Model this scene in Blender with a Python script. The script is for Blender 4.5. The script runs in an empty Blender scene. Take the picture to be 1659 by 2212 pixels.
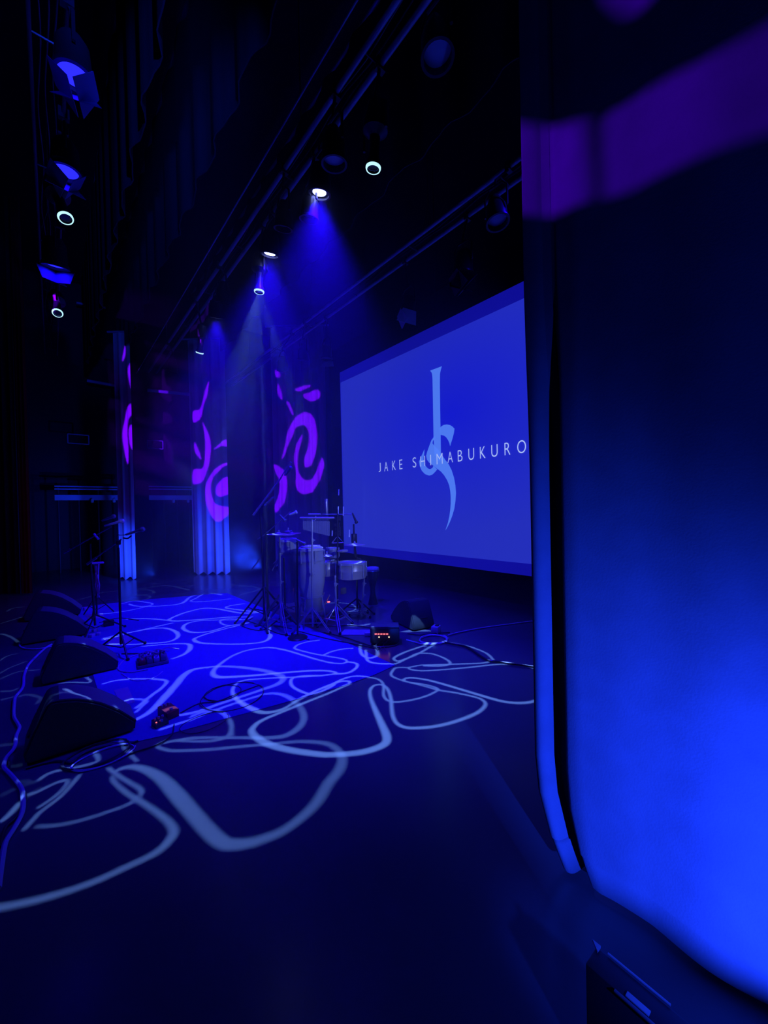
import bpy, bmesh, math, random
import numpy as np
from mathutils import Vector, Matrix
from mathutils.geometry import delaunay_2d_cdt

random.seed(4)
PI = math.pi
sc = bpy.context.scene
col = sc.collection

# ------------------------------------------------------------------ camera
FPX, CX, CY, EYE = 850.0, 829.5, 1106.0, 1.5
YAW, PITCH, ROLL = math.radians(40.1), 0.010, 0.022
F = Vector((math.sin(YAW)*math.cos(PITCH), math.cos(YAW)*math.cos(PITCH), -math.sin(PITCH)))
R0 = Vector((math.cos(YAW), -math.sin(YAW), 0))
U0 = R0.cross(F)
R = R0*math.cos(ROLL) - U0*math.sin(ROLL)
U = U0*math.cos(ROLL) + R0*math.sin(ROLL)
O = Vector((0, 0, EYE))
cd = bpy.data.cameras.new('camera'); cam = bpy.data.objects.new('camera', cd); col.objects.link(cam)
cd.sensor_fit = 'HORIZONTAL'; cd.sensor_width = 36; cd.lens = FPX/1659*36
cd.clip_start = 0.02; cd.clip_end = 100
M = Matrix((R, U, -F)).transposed().to_4x4(); M.translation = O
cam.matrix_world = M
sc.camera = cam

# ------------------------------------------------------------------ world / exposure
w = bpy.data.worlds.new('world'); sc.world = w; w.use_nodes = True
w.node_tree.nodes['Background'].inputs[0].default_value = (0.02, 0.03, 1, 1)
w.node_tree.nodes['Background'].inputs[1].default_value = 0.0016
sc.view_settings.view_transform = 'Standard'; sc.view_settings.look = 'None'
sc.view_settings.gamma = 1; sc.view_settings.exposure = 0; sc.view_settings.use_curve_mapping = False
cy = sc.cycles
cy.use_denoising = True; cy.use_adaptive_sampling = True; cy.adaptive_threshold = 0.02; cy.max_bounces = 5; cy.diffuse_bounces = 2; cy.glossy_bounces = 3
cy.transmission_bounces = 4; cy.volume_bounces = 0; cy.transparent_max_bounces = 8
cy.caustics_reflective = False; cy.caustics_refractive = False
cy.sample_clamp_indirect = 2.0; cy.sample_clamp_direct = 30.0

# ------------------------------------------------------------------ sight-line helpers (measured photo point -> place in the hall)
def ray(x, y): return (F + R*((x-CX)/FPX) + U*(-(y-CY)/FPX))
def at_z(x, y, h=0.0):
    d = ray(x, y); return O + d*((h-EYE)/d.z)
def at_X(x, y, X):
    d = ray(x, y); return O + d*(X/d.x)
def at_Y(x, y, Y):
    d = ray(x, y); return O + d*(Y/d.y)
def at_d(x, y, dep): return O + ray(x, y)*dep
def depth(p): return (Vector(p)-O).dot(F)
def D(x, y, gp): return at_d(x, y, depth(gp))
def crop(x0, y0, s, pts): return [(x0+a/s, y0+b/s) for a, b in pts]

BLUE = (0.012, 0.0, 1.0)
AZURE = (0.010, 0.045, 1.0)
WHITE = (0.17, 0.32, 1.0)
PURPLE = (0.13, 0.0, 1.0)
def aim(o, target):
    d = (Vector(target)-o.location).normalized()
    o.rotation_euler = d.to_track_quat('-Z', 'Y').to_euler()
def spot(name, loc, target, energy, color, angle, blend=0.5, radius=0.05):
    l = bpy.data.lights.new(name, 'SPOT'); l.energy = energy; l.color = color
    l.spot_size = math.radians(angle); l.spot_blend = blend; l.shadow_soft_size = radius
    o = bpy.data.objects.new(name, l); col.objects.link(o); o.location = loc; aim(o, target)
    return o
# unseen side and wash lights; several are fills added to brighten one thing
spot('side_lamp_near_leg', (0.75, -0.45, 0.24), (1.60, 0.42, 0.46), 600, AZURE, 94, 1.0, 0.012)
spot('side_lamp_near_leg', (0.75, -0.45, 0.42), (1.60, 0.50, 1.65), 75, AZURE, 96, 1.0, 0.012)  # weak fill added to carry the blue further up the drape
spot('drum_fill_light', (2.9, -0.6, 2.2), (2.85, 4.7, 0.95), 520, (0.22, 0.30, 1.0), 20, 0.8, 0.05)  # frontal fill added to brighten the percussion
spot('vocal_fill_light', (-1.3, 1.0, 2.7), (1.15, 6.2, 1.35), 170, (0.22, 0.2, 1.0), 11, 0.7, 0.04)  # added fill, brightens the vocal microphones and booms
spot('case_fill_light', (0.55, -0.55, 1.15), at_z(1385, 2150, 0.3), 45, AZURE, 13, 1.0, 0.03)  # narrow light added just to lift the case top and strip
spot('border_fill_light', (0.22, -0.6, 4.2), at_X(330, 170, 0.745), 1100, AZURE, 26, 1.0, 0.05)  # light added to make the streak on the left border drape
spot('stage_wash_lamp', (-1.5, 3.0, 5.2), (1.8, 4.2, 0), 150, BLUE, 80, 0.9, 0.1)
spot('stage_wash_lamp', (4.2, 1.2, 5.6), (1.9, 4.3, 0), 190, BLUE, 64, 0.9, 0.1)

# ------------------------------------------------------------------ materials
def mat(name, color=(0.1,0.1,0.1), rough=0.5, metal=0.0, noise=0.0, nscale=8.0, bump=0.0, bscale=40.0,
        emit=None, estr=0.0, sheen=0.0, spec=0.5, trans=0.0, alpha=1.0, ior=1.45):
    m = bpy.data.materials.new(name); m.use_nodes = True
    nt = m.node_tree; b = nt.nodes['Principled BSDF']
    b.inputs['Base Color'].default_value = (*color, 1); b.inputs['Roughness'].default_value = rough
    b.inputs['Metallic'].default_value = metal; b.inputs['Specular IOR Level'].default_value = spec
    b.inputs['IOR'].default_value = ior
    if sheen: b.inputs['Sheen Weight'].default_value = sheen
    if trans: b.inputs['Transmission Weight'].default_value = trans
    if alpha < 1: b.inputs['Alpha'].default_value = alpha
    if emit:
        b.inputs['Emission Color'].default_value = (*emit, 1); b.inputs['Emission Strength'].default_value = estr
    tc = nt.nodes.new('ShaderNodeTexCoord')
    if noise:
        n = nt.nodes.new('ShaderNodeTexNoise'); n.inputs['Scale'].default_value = nscale; n.inputs['Detail'].default_value = 4
        r = nt.nodes.new('ShaderNodeMix'); r.data_type = 'RGBA'
        r.inputs['A'].default_value = (*[c*(1-noise) for c in color], 1)
        r.inputs['B'].default_value = (*[min(1, c*(1+noise)) for c in color], 1)
        nt.links.new(tc.outputs['Object'], n.inputs['Vector']); nt.links.new(n.outputs['Fac'], r.inputs['Factor'])
        nt.links.new(r.outputs['Result'], b.inputs['Base Color'])
    if bump:
        n2 = nt.nodes.new('ShaderNodeTexNoise'); n2.inputs['Scale'].default_value = bscale
        bp = nt.nodes.new('ShaderNodeBump'); bp.inputs['Strength'].default_value = bump; bp.inputs['Distance'].default_value = 0.01
        nt.links.new(tc.outputs['Object'], n2.inputs['Vector']); nt.links.new(n2.outputs['Fac'], bp.inputs['Height'])
        nt.links.new(bp.outputs['Normal'], b.inputs['Normal'])
    return m
MT = {}
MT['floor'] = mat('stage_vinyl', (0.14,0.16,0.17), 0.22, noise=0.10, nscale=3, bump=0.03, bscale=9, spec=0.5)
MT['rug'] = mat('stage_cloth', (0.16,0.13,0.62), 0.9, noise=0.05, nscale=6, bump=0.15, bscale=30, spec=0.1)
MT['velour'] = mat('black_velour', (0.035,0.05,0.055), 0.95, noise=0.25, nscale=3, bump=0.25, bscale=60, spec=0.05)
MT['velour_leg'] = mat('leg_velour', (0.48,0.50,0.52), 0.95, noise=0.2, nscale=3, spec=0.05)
MT['near_velour'] = mat('dusty_velour', (0.10,0.115,0.13), 0.95, noise=0.18, nscale=9, bump=0.10, bscale=140, spec=0.05)
MT['red_velour'] = mat('red_velour', (0.25,0.02,0.03), 0.95, noise=0.2, spec=0.05)
MT['wall'] = mat('black_paint', (0.03,0.03,0.035), 0.7, noise=0.2, spec=0.2)
MT['black'] = mat('black_paint_metal', (0.03,0.03,0.04), 0.35, noise=0.1)
MT['cabinet'] = mat('textured_cabinet_paint', (0.06,0.075,0.08), 0.55, noise=0.2, nscale=60, bump=0.3, bscale=220)
MT['grille'] = mat('perforated_grille', (0.20,0.21,0.23), 0.45, metal=0.0, noise=0.5, nscale=300)
MT['rubber'] = mat('black_rubber', (0.02,0.02,0.022), 0.7)
MT['cable'] = mat('cable_rubber', (0.05,0.05,0.07), 0.35)
MT['cable_blue'] = mat('pale_cable', (0.75,0.8,0.95), 0.35)
MT['chrome'] = mat('chrome', (0.75,0.78,0.85), 0.25, metal=0.65)
MT['steel'] = mat('brushed_shell', (0.62,0.60,0.55), 0.3, metal=0.55, noise=0.15, nscale=20)
MT['bronze'] = mat('cymbal_bronze', (0.75,0.68,0.6), 0.3, metal=0.5, noise=0.1, nscale=30)
MT['pipe'] = mat('galvanised_pipe', (0.34,0.42,0.5), 0.35, metal=0.2, noise=0.35, nscale=5)
MT['dark_pipe'] = mat('dark_pipe_paint', (0.07,0.07,0.09), 0.5)
MT['skin'] = mat('drum_skin', (0.6,0.6,0.6), 0.5, noise=0.06)
MT['acrylic'] = mat('smoky_acrylic', (0.62,0.64,0.7), 0.15, alpha=0.8, metal=0.3, spec=0.9)
MT['white'] = mat('white_plastic', (0.7,0.72,0.75), 0.4)
MT['paper'] = mat('paper', (0.55,0.55,0.6), 0.8)
MT['cloth'] = mat('striped_towel', (0.85,0.85,0.86), 0.9, noise=0.45, nscale=25)
MT['red'] = mat('red_enamel', (0.55,0.05,0.06), 0.35)
MT['grey'] = mat('grey_metal', (0.25,0.26,0.3), 0.4, metal=0.5)
MT['led_red'] = mat('red_indicator', (0.3,0,0), 0.4, emit=(1,0.12,0.15), estr=2.5)
MT['led_warm'] = mat('warm_indicator', (0.3,0.2,0.1), 0.4, emit=(1,0.65,0.4), estr=2.5)
MT['lens_blue'] = mat('blue_lens', (0.1,0.1,0.3), 0.2, emit=(0.25,0.3,1.0), estr=16)
MT['lens_dim_blue'] = mat('dim_blue_lens', (0.1,0.1,0.3), 0.2, emit=(0.02,0.02,1.0), estr=1.5)
MT['lens_ring'] = mat('bright_lens_edge', (0.3,0.4,0.4), 0.2, emit=(0.45,0.8,0.9), estr=1.3)
MT['lens_dark'] = mat('glass_lens_off', (0.12,0.15,0.2), 0.08, spec=1.0)
MT['gel'] = mat('pale_gel_frame', (0.5,0.55,0.7), 0.5)
MT['screen'] = mat('projection_fabric', (0.10,0.10,0.16), 0.8, emit=(0.010,0.019,0.50), estr=1.0)
MT['screen_edge'] = mat('screen_margin', (0.10,0.10,0.22), 0.8, emit=(0.004,0.004,0.28), estr=1.0)  # emission stands in for blue stage light falling on the margin
MT['logo'] = mat('projected_emblem', (0.1,0.1,0.1), 0.8, emit=(0.075,0.20,0.90), estr=1.0)
MT['letters'] = mat('projected_letters', (0.1,0.1,0.1), 0.8, emit=(0.40,0.52,0.95), estr=1.0)
# screen picture: clearer blue in the middle, greyer at the rim of the projected slide (blue light from above put into the emission)
def screen_nodes():
    nt = MT['screen'].node_tree; b = nt.nodes['Principled BSDF']
    tc = nt.nodes.new('ShaderNodeTexCoord'); mp = nt.nodes.new('ShaderNodeMapping'); g = nt.nodes.new('ShaderNodeTexGradient')
    g.gradient_type = 'SPHERICAL'; mp.inputs['Scale'].default_value = (1, 0.34, 0.52); mp.inputs['Location'].default_value = (0, 0.1, -0.25)
    mx = nt.nodes.new('ShaderNodeMix'); mx.data_type = 'RGBA'
    mx.inputs['A'].default_value = (0.017, 0.028, 0.47, 1); mx.inputs['B'].default_value = (0.006, 0.010, 0.60, 1)
    nt.links.new(tc.outputs['Object'], mp.inputs[0]); nt.links.new(mp.outputs[0], g.inputs[0])
    nt.links.new(g.outputs['Fac'], mx.inputs['Factor']); nt.links.new(mx.outputs['Result'], b.inputs['Emission Color'])
screen_nodes()

# ------------------------------------------------------------------ mesh builder
def frame(d, upv=(0,0,1)):
    z = Vector(d).normalized(); x = Vector(upv).cross(z)
    if x.length < 1e-4: x = Vector((1,0,0)).cross(z)
    x.normalize(); y = z.cross(x)
    return Matrix((x, y, z)).transposed()
def smooth(pts, n=6, closed=False):
    P = [Vector(p) for p in pts]
    if len(P) < 3: return P
    out = []; N = len(P); rng = N if closed else N-1
    for i in range(rng):
        p1, p2 = P[i], P[(i+1) % N]
        p0 = P[(i-1) % N] if (closed or i > 0) else p1*2-p2
        p3 = P[(i+2) % N] if (closed or i < N-2) else p2*2-p1
        for k in range(n):
            t = k/n
            out.append(0.5*((2*p1)+(p2-p0)*t+(2*p0-5*p1+4*p2-p3)*t*t+(3*p1-p0-3*p2+p3)*t**3))
    if not closed: out.append(P[-1])
    return out
class MB:
    def __init__(s): s.v = []; s.f = []
    def add(s, vs, fs):
        n = len(s.v); s.v += [Vector(a) for a in vs]; s.f += [tuple(i+n for i in f) for f in fs]; return s
    def box(s, c, size, m=None, bev=0.0):
        hx, hy, hz = [a/2 for a in size]; m = m or Matrix.Identity(3); c = Vector(c)
        if bev:
            bm = bmesh.new(); bmesh.ops.create_cube(bm, size=1)
            for v in bm.verts: v.co = Vector((v.co.x*size[0], v.co.y*size[1], v.co.z*size[2]))
            bmesh.ops.bevel(bm, geom=bm.edges[:], offset=bev, segments=2, affect='EDGES', profile=0.5)
            bm.verts.index_update()
            s.add([m @ v.co + c for v in bm.verts], [tuple(v.index for v in f.verts) for f in bm.faces]); bm.free(); return s
        vs = [m @ Vector((a*hx, b*hy, d*hz)) + c for a in (-1,1) for b in (-1,1) for d in (-1,1)]
        return s.add(vs, [(0,1,3,2),(4,6,7,5),(0,4,5,1),(2,3,7,6),(0,2,6,4),(1,5,7,3)])
    def tube(s, pts, r, n=8, cap=True, closed=False):
        P = [Vector(p) for p in pts]; N = len(P)
        rr = r if isinstance(r, (list, tuple)) else [r]*N
        vs = []; prev = None
        for i in range(N):
            if closed: t = P[(i+1) % N]-P[i-1]
            else: t = P[min(i+1, N-1)]-P[max(i-1, 0)]
            if t.length < 1e-9: t = Vector((0,0,1))
            t.normalize()
            if prev is None: x = frame(t).col[0].copy()
            else:
                x = prev - t*prev.dot(t)
                if x.length < 1e-5: x = frame(t).col[0].copy()
            x.normalize(); prev = x; y = t.cross(x)
            for k in range(n):
                a = 2*PI*k/n; vs.append(P[i] + (x*math.cos(a)+y*math.sin(a))*rr[i])
        fs = []
        for i in range(N if closed else N-1):
            j = (i+1) % N
            for k in range(n):
                fs.append((i*n+k, i*n+(k+1) % n, j*n+(k+1) % n, j*n+k))
        if cap and not closed:
            fs.append(tuple(range(n))[::-1]); fs.append(tuple((N-1)*n+k for k in range(n)))
        return s.add(vs, fs)
    def lathe(s, prof, c=(0,0,0), n=24, m=None, sx=1, sy=1, cap=True):
        if tuple(prof[0]) == tuple(prof[-1]): cap = False
        m = m or Matrix.Identity(3); c = Vector(c); vs = []; fs = []
        for (r, z) in prof:
            for k in range(n):
                a = 2*PI*k/n; vs.append(m @ Vector((r*sx*math.cos(a), r*sy*math.sin(a), z)) + c)
        for i in range(len(prof)-1):
            for k in range(n):
                fs.append((i*n+k, i*n+(k+1) % n, (i+1)*n+(k+1) % n, (i+1)*n+k))
        if cap and prof[0][0] > 1e-5: fs.append(tuple(range(n))[::-1])
        if cap and prof[-1][0] > 1e-5: fs.append(tuple((len(prof)-1)*n+k for k in range(n)))
        return s.add(vs, fs)
    def prism(s, poly, vec):
        n = len(poly); a = [Vector(p) for p in poly]; b = [p+Vector(vec) for p in a]
        return s.add(a+b, [tuple(range(n))[::-1], tuple(range(n, 2*n))] + [(i, (i+1) % n, n+(i+1) % n, n+i) for i in range(n)])
    def build(s, name, m, parent=None, sm=True, ang=40, fix=True):
        me = bpy.data.meshes.new(name)
        off = parent.matrix_world.translation if False else Vector((0,0,0))
        base = Vector((0,0,0)); p = parent
        while p is not None: base += p.location; p = p.parent
        me.from_pydata([v-base for v in s.v], [], s.f); me.update()
        bm = bmesh.new(); bm.from_mesh(me)
        bmesh.ops.remove_doubles(bm, verts=bm.verts, dist=1e-6)
        if fix: bmesh.ops.recalc_face_normals(bm, faces=bm.faces)
        bm.to_mesh(me); bm.free()
        me.materials.append(MT[m] if isinstance(m, str) else m)
        if sm:
            me.shade_smooth(); me.set_sharp_from_angle(angle=math.radians(ang))
        o = bpy.data.objects.new(name, me); col.objects.link(o)
        if parent: o.parent = parent
        return o
def tag(o, label=None, cat=None, group=None, kind=None):
    for k, v in (('label', label), ('category', cat), ('group', group), ('kind', kind)):
        if v: o[k] = v
    return o
def thing(name, loc, label, cat, group=None):
    o = bpy.data.objects.new(name, None); o.empty_display_size = 0.1; col.objects.link(o); o.location = loc
    return tag(o, label, cat, group)
def single(name, mb, m, label, cat, group=None, loc=None, **k):
    o = mb.build(name, m, None, **k)
    # move origin to the thing's base
    vs = [v.co.copy() for v in o.data.vertices]
    c = Vector((sum(v.x for v in vs)/len(vs), sum(v.y for v in vs)/len(vs), min(v.z for v in vs)))
    for v in o.data.vertices: v.co -= c
    o.location = c
    return tag(o, label, cat, group)
def struct(name, mb, m, **k): return tag(mb.build(name, m, None, **k), kind='structure')

# ------------------------------------------------------------------ the hall
struct('floor', MB().box((2.5, 5.5, -0.05), (15, 19, 0.1)), 'floor', sm=False)
struct('ceiling', MB().box((2.5, 5.5, 8.05), (15, 19, 0.1)), 'wall', sm=False)
struct('wall_upstage', MB().box((9.05, 5.5, 4), (0.1, 19, 8)), 'wall', sm=False)
struct('wall_far', MB().box((2.5, 14.05, 4), (15, 0.1, 8)), 'wall', sm=False)
struct('wall_near', MB().box((2.5, -3.05, 4), (15, 0.1, 8)), 'wall', sm=False)
struct('wall_house', MB().box((-4.05, 5.5, 4), (0.1, 19, 8)), 'wall', sm=False)

# stage cloth
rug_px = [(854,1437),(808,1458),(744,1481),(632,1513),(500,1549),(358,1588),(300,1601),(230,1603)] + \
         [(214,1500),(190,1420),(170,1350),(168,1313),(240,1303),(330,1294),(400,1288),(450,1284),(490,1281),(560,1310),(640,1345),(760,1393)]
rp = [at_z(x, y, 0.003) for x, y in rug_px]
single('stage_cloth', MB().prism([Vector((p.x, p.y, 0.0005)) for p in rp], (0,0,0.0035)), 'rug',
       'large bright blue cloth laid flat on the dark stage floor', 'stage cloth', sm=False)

# ------------------------------------------------------------------ projection screen
SX = 5.0
def yz(x, y, X=SX):
    p = at_X(x, y, X); return p.y, p.z
yl = 7.36; yr = 1.6; zt = 4.57; zb = 0.50
yl = yz(736, 900)[0]; zt = (yz(736,804)[1]+yz(1131,607)[1])/2; zb = (yz(760,1197)[1]+yz(1144,1242)[1])/2
yc = yz(946, 1000)[0]; yr = 2*yc-yl
scr = thing('projection_screen', (SX, yc, zb), 'large blue projection screen showing a name and emblem at the back of the stage', 'projection screen')
TOPB, BOTB = 0.235, 0.17
MB().box((SX+0.02, yc, (zt+zb)/2), (0.04, yl-yr, zt-zb)).build('screen_frame', 'screen_edge', scr, sm=False)
pic = MB().box((SX-0.003, yc, (zt-TOPB+zb+BOTB)/2), (0.004, yl-yr-0.06, zt-zb-TOPB-BOTB)).build('projected_picture', 'screen', scr, sm=False)
# re-centre picture coordinates so the shading nodes sit on its centre
c = Vector((SX-0.003, yc, (zt-TOPB+zb+BOTB)/2)) - scr.location
for v in pic.data.vertices: v.co -= c
pic.location = c
def on_screen(pts, X):
    out = []
    for x, y in crop(700, 560, 3.072, pts):
        p = at_X(x, y, SX); out.append(Vector((X, p.y, p.z)))
    return out
lg = MB()
for poly in (
    [(706,740),(783,711),(776,735),(771,760),(770,820),(772,1000),(774,1112),(777,1290),(800,1332),(760,1340),(735,1290),(729,1180),(727,1080),(724,900),(722,790),(718,756)],
    [(770,1122),(782,1108),(797,1100),(816,1097),(838,1101),(855,1112),(867,1125),(863,1155),(855,1185),(838,1240),(834,1220),(825,1200),(812,1181),(797,1170),(772,1165)],
    [(737,1172),(715,1200),(700,1240),(686,1280),(680,1305),(685,1330),(700,1350),(728,1370),(755,1392),(777,1408),(800,1435),(820,1468),(833,1502),(840,1540),(843,1580),(843,1620),(840,1660),(834,1705),(824,1750),(808,1797),(822,1774),(838,1740),(853,1700),(866,1655),(874,1600),(877,1550),(873,1500),(864,1450),(848,1400),(828,1360),(805,1330),(779,1292),(760,1262),(735,1240),(721,1222),(724,1205),(738,1190)],
    [(668,1262),(652,1298),(640,1325),(632,1343),(638,1375),(652,1405),(672,1426),(700,1436),(722,1428),(740,1410),(752,1394),(728,1371),(722,1385),(705,1394),(690,1388),(674,1370),(664,1345),(662,1320),(666,1295)],
):
    lg.prism(on_screen(poly, SX-0.009), (0.003, 0, 0))
lg.build('emblem', 'logo', scr, sm=False)
def letter_mesh(ch):
    cu = bpy.data.curves.new('t', 'FONT'); cu.body = ch; cu.size = 1; cu.fill_mode = 'FRONT'; cu.offset = -0.012
    o = bpy.data.objects.new('t', cu); col.objects.link(o)
    dg = bpy.context.evaluated_depsgraph_get(); me = bpy.data.meshes.new_from_object(o.evaluated_get(dg))
    vs = [v.co.copy() for v in me.vertices]; fs = [tuple(p.vertices) for p in me.polygons]
    bpy.data.objects.remove(o); bpy.data.curves.remove(cu); bpy.data.meshes.remove(me)
    return vs, fs
chars = list(zip('JAKESHIMABUKURO', [372,415,467,513,603,658,711,770,840,906,980,1056,1134,1220,1314],
                 [1383,1376,1369,1362,1350,1343,1335,1325,1313,1305,1293,1280,1267,1256,1242]))
LH = 0.178
wmul = {'J':0.36,'A':0.62,'K':0.56,'E':0.46,'S':0.5,'H':0.62,'I':0.10,'M':0.74,'B':0.52,'U':0.6,'R':0.52,'O':0.74}
zs = []
for ch, x, y in chars:
    p = at_X(700+x/3.072, 560+y/3.072, SX); zs.append(p.z)
zmid = sum(zs)/len(zs)
for ch, x, y in chars:
    p = at_X(700+x/3.072, 560+y/3.072, SX)
    vs, fs = letter_mesh(ch)
    x0 = min(v.x for v in vs); x1 = max(v.x for v in vs); y0 = min(v.y for v in vs); y1 = max(v.y for v in vs)
    W = wmul[ch]*LH
    MB().add([Vector((SX-0.0135, p.y - ((v.x-x0)/(x1-x0)-0.5)*W, zmid + ((v.y-y0)/(y1-y0)-0.5)*LH)) for v in vs], fs).build('letter', 'letters', scr, sm=False)
for dy in (-1.9, 0, 1.9):
    MB().tube([(SX+0.02, yc+dy, zt), (SX+0.02, yc+dy, 7.9)], 0.006).build('hanging_cable', 'black', scr)

# ------------------------------------------------------------------ drapes
def drape(path, z0, z1, th=0.012, nz=2, bottom=None):
    P = [Vector((p[0], p[1], 0)) for p in path]; n = len(P); mb = MB()
    nor = []
    for i in range(n):
        t = P[min(i+1, n-1)]-P[max(i-1, 0)]; t.normalize(); nor.append(Vector((-t.y, t.x, 0)))
    ring = [(P[i], i) for i in range(n)] + [(P[i]+nor[i]*th, i) for i in reversed(range(n))]
    m = len(ring); vs = []; fs = []
    for k in range(nz+1):
        t = k/nz; z = z0+(z1-z0)*(t**1.0)
        for p, i in ring:
            q = Vector((p.x, p.y, z))
            if bottom: q = bottom(q, i/(n-1))
            vs.append(q)
    for k in range(nz):
        for j in range(m):
            fs.append((k*m+j, k*m+(j+1) % m, (k+1)*m+(j+1) % m, (k+1)*m+j))
    for k, flip in ((0, True), (nz, False)):
        for i in range(n-1):
            f = (k*m+i, k*m+i+1, k*m+m-2-i, k*m+m-1-i); fs.append(f[::-1] if flip else f)
    return mb.add(vs, fs)
def fold_path(a, b, folds, amp, n=12, phase=0.0):
    a = Vector(a[:2]+(0,)) if isinstance(a, tuple) else Vector((a.x, a.y, 0)); b = Vector(b[:2]+(0,)) if isinstance(b, tuple) else Vector((b.x, b.y, 0))
    t = (b-a).normalized(); nn = Vector((-t.y, t.x, 0)); N = int(folds*n); out = []
    for i in range(N+1):
        s = i/N; q = a+(b-a)*s + nn*(amp*math.sin(s*folds*2*PI+phase) + amp*0.3*math.sin(s*folds*4.3*PI+1)); out.append((q.x, q.y))
    return out
# near leg: free edge with one narrow fold, a deep crease, then a broad slightly rippled panel
npth = [(1.70,0.80),(1.665,0.86),(1.63,0.895),(1.595,0.90),(1.575,0.885),(1.572,0.862),(1.60,0.842),(1.66,0.826),(1.70,0.812),(1.70,0.792),(1.655,0.775),(1.60,0.765),(1.575,0.750),(1.566,0.72)]
npth = [(p.x, p.y) for p in smooth([(a, b, 0) for a, b in npth], 3)]
y = 0.70
while y > -2.2:
    u = 0.70-y
    npth.append((1.560 + 0.010*math.sin(u*9.5+0.5)*min(1, u*4) + 0.003*math.sin(u*23+1.0), y)); y -= 0.02
def near_bottom(q, s):
    if q.z > 1.5 and q.y > 0.68:
        k = min(1, (q.z-1.5)/1.0); k = k*k*(3-2*k)
        q.x += (1.57 + 0.02*math.sin((q.y-0.7)*16) - q.x)*k*0.92
    if q.z < 0.42:
        k = (1-q.z/0.42)**2.2; wgt = max(0, min(1, (q.y-0.45)/0.4))
        q.y -= 0.14*k*wgt; q.x -= 0.03*k*wgt
        q.x += 0.012*k*math.sin(q.y*14)*(1-wgt)
    return q
nl = thing('stage_leg_curtain', (1.58, -0.6, 0.02), 'tall dusty black drape filling the right edge, lit blue from below', 'curtain')
drape(npth, 0.115, 6.2, 0.02, 40, near_bottom).build('drape', 'near_velour', nl, ang=80)
hp = [(a+0.006, b) for a, b in npth]
drape(hp, 0.02, 0.118, 0.012, 5, near_bottom).build('hem', 'near_velour', nl, ang=80)
MB().tube([(1.6, 0.95, 6.22), (1.6, -2.3, 6.22)], 0.025).build('top_pipe', 'pipe', nl)

# far legs
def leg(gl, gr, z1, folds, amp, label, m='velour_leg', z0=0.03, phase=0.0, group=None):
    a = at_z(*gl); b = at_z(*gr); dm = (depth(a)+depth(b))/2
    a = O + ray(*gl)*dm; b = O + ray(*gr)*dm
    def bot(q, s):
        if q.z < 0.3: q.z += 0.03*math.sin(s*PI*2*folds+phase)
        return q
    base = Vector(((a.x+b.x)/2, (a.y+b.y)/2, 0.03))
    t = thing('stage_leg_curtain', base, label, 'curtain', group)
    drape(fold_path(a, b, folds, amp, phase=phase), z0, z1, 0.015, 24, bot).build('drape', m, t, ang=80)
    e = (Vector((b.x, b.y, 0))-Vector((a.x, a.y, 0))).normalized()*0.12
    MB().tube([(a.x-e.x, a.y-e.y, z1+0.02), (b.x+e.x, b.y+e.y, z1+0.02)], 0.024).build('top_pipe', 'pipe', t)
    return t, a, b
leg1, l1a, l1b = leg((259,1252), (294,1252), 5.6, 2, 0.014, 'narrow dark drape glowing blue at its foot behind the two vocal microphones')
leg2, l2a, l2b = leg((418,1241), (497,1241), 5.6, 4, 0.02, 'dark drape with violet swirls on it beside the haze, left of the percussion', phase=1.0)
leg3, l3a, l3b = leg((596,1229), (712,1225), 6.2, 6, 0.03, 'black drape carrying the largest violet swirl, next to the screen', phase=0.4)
# red house curtain strip
hc = thing('house_curtain', (-0.45, 8.3, 0.03), 'dim dark red house curtain at the far left edge', 'curtain')
a = at_z(47,1290); b = at_z(70,1285); dm = depth(b)
a = O+ray(47,1290)*dm; b = O+ray(70,1285)*dm
drape(fold_path(a, b, 3, 0.03), 0.03, 7.5, 0.015, 3).build('drape', 'red_velour', hc, ang=80)
b2 = O+ray(-120,1290)*dm
drape(fold_path(b2, a+(b2-a).normalized()*0.03, 9, 0.03), 0.03, 7.5, 0.015, 3).build('masking_panel', 'wall', hc, ang=80)

# borders (hanging masking strips running across the stage)
def border(X, zb_, label, y0=-1.5, y1=12.2, m='velour'):
    pth = [(X + 0.035*math.sin(i*0.75)+0.012*math.sin(i*1.7), y0+(y1-y0)*i/160) for i in range(161)]
    def bot(q, s):
        if q.z < zb_+0.2: q.z += 0.012*math.sin(s*23)+0.008*math.sin(s*57)
        return q
    t = thing('border_curtain', (X, (y0+y1)/2, zb_), label, 'curtain', 'borders masking the lighting trusses')
    drape(pth, zb_, 7.6, 0.012, 6, bot).build('drape', m, t, ang=80)
    MB().tube([(X, y0, 7.62), (X, y1, 7.62)], 0.024).build('batten', 'pipe', t)
    return t
border(0.745, 5.25, 'black border drape hanging over the row of floor monitors')
border(1.38, 5.28, 'black border drape hanging above the narrow glowing far drape')
border(3.14, 5.3, 'black border drape hanging between the lit truss and the screen')

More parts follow.
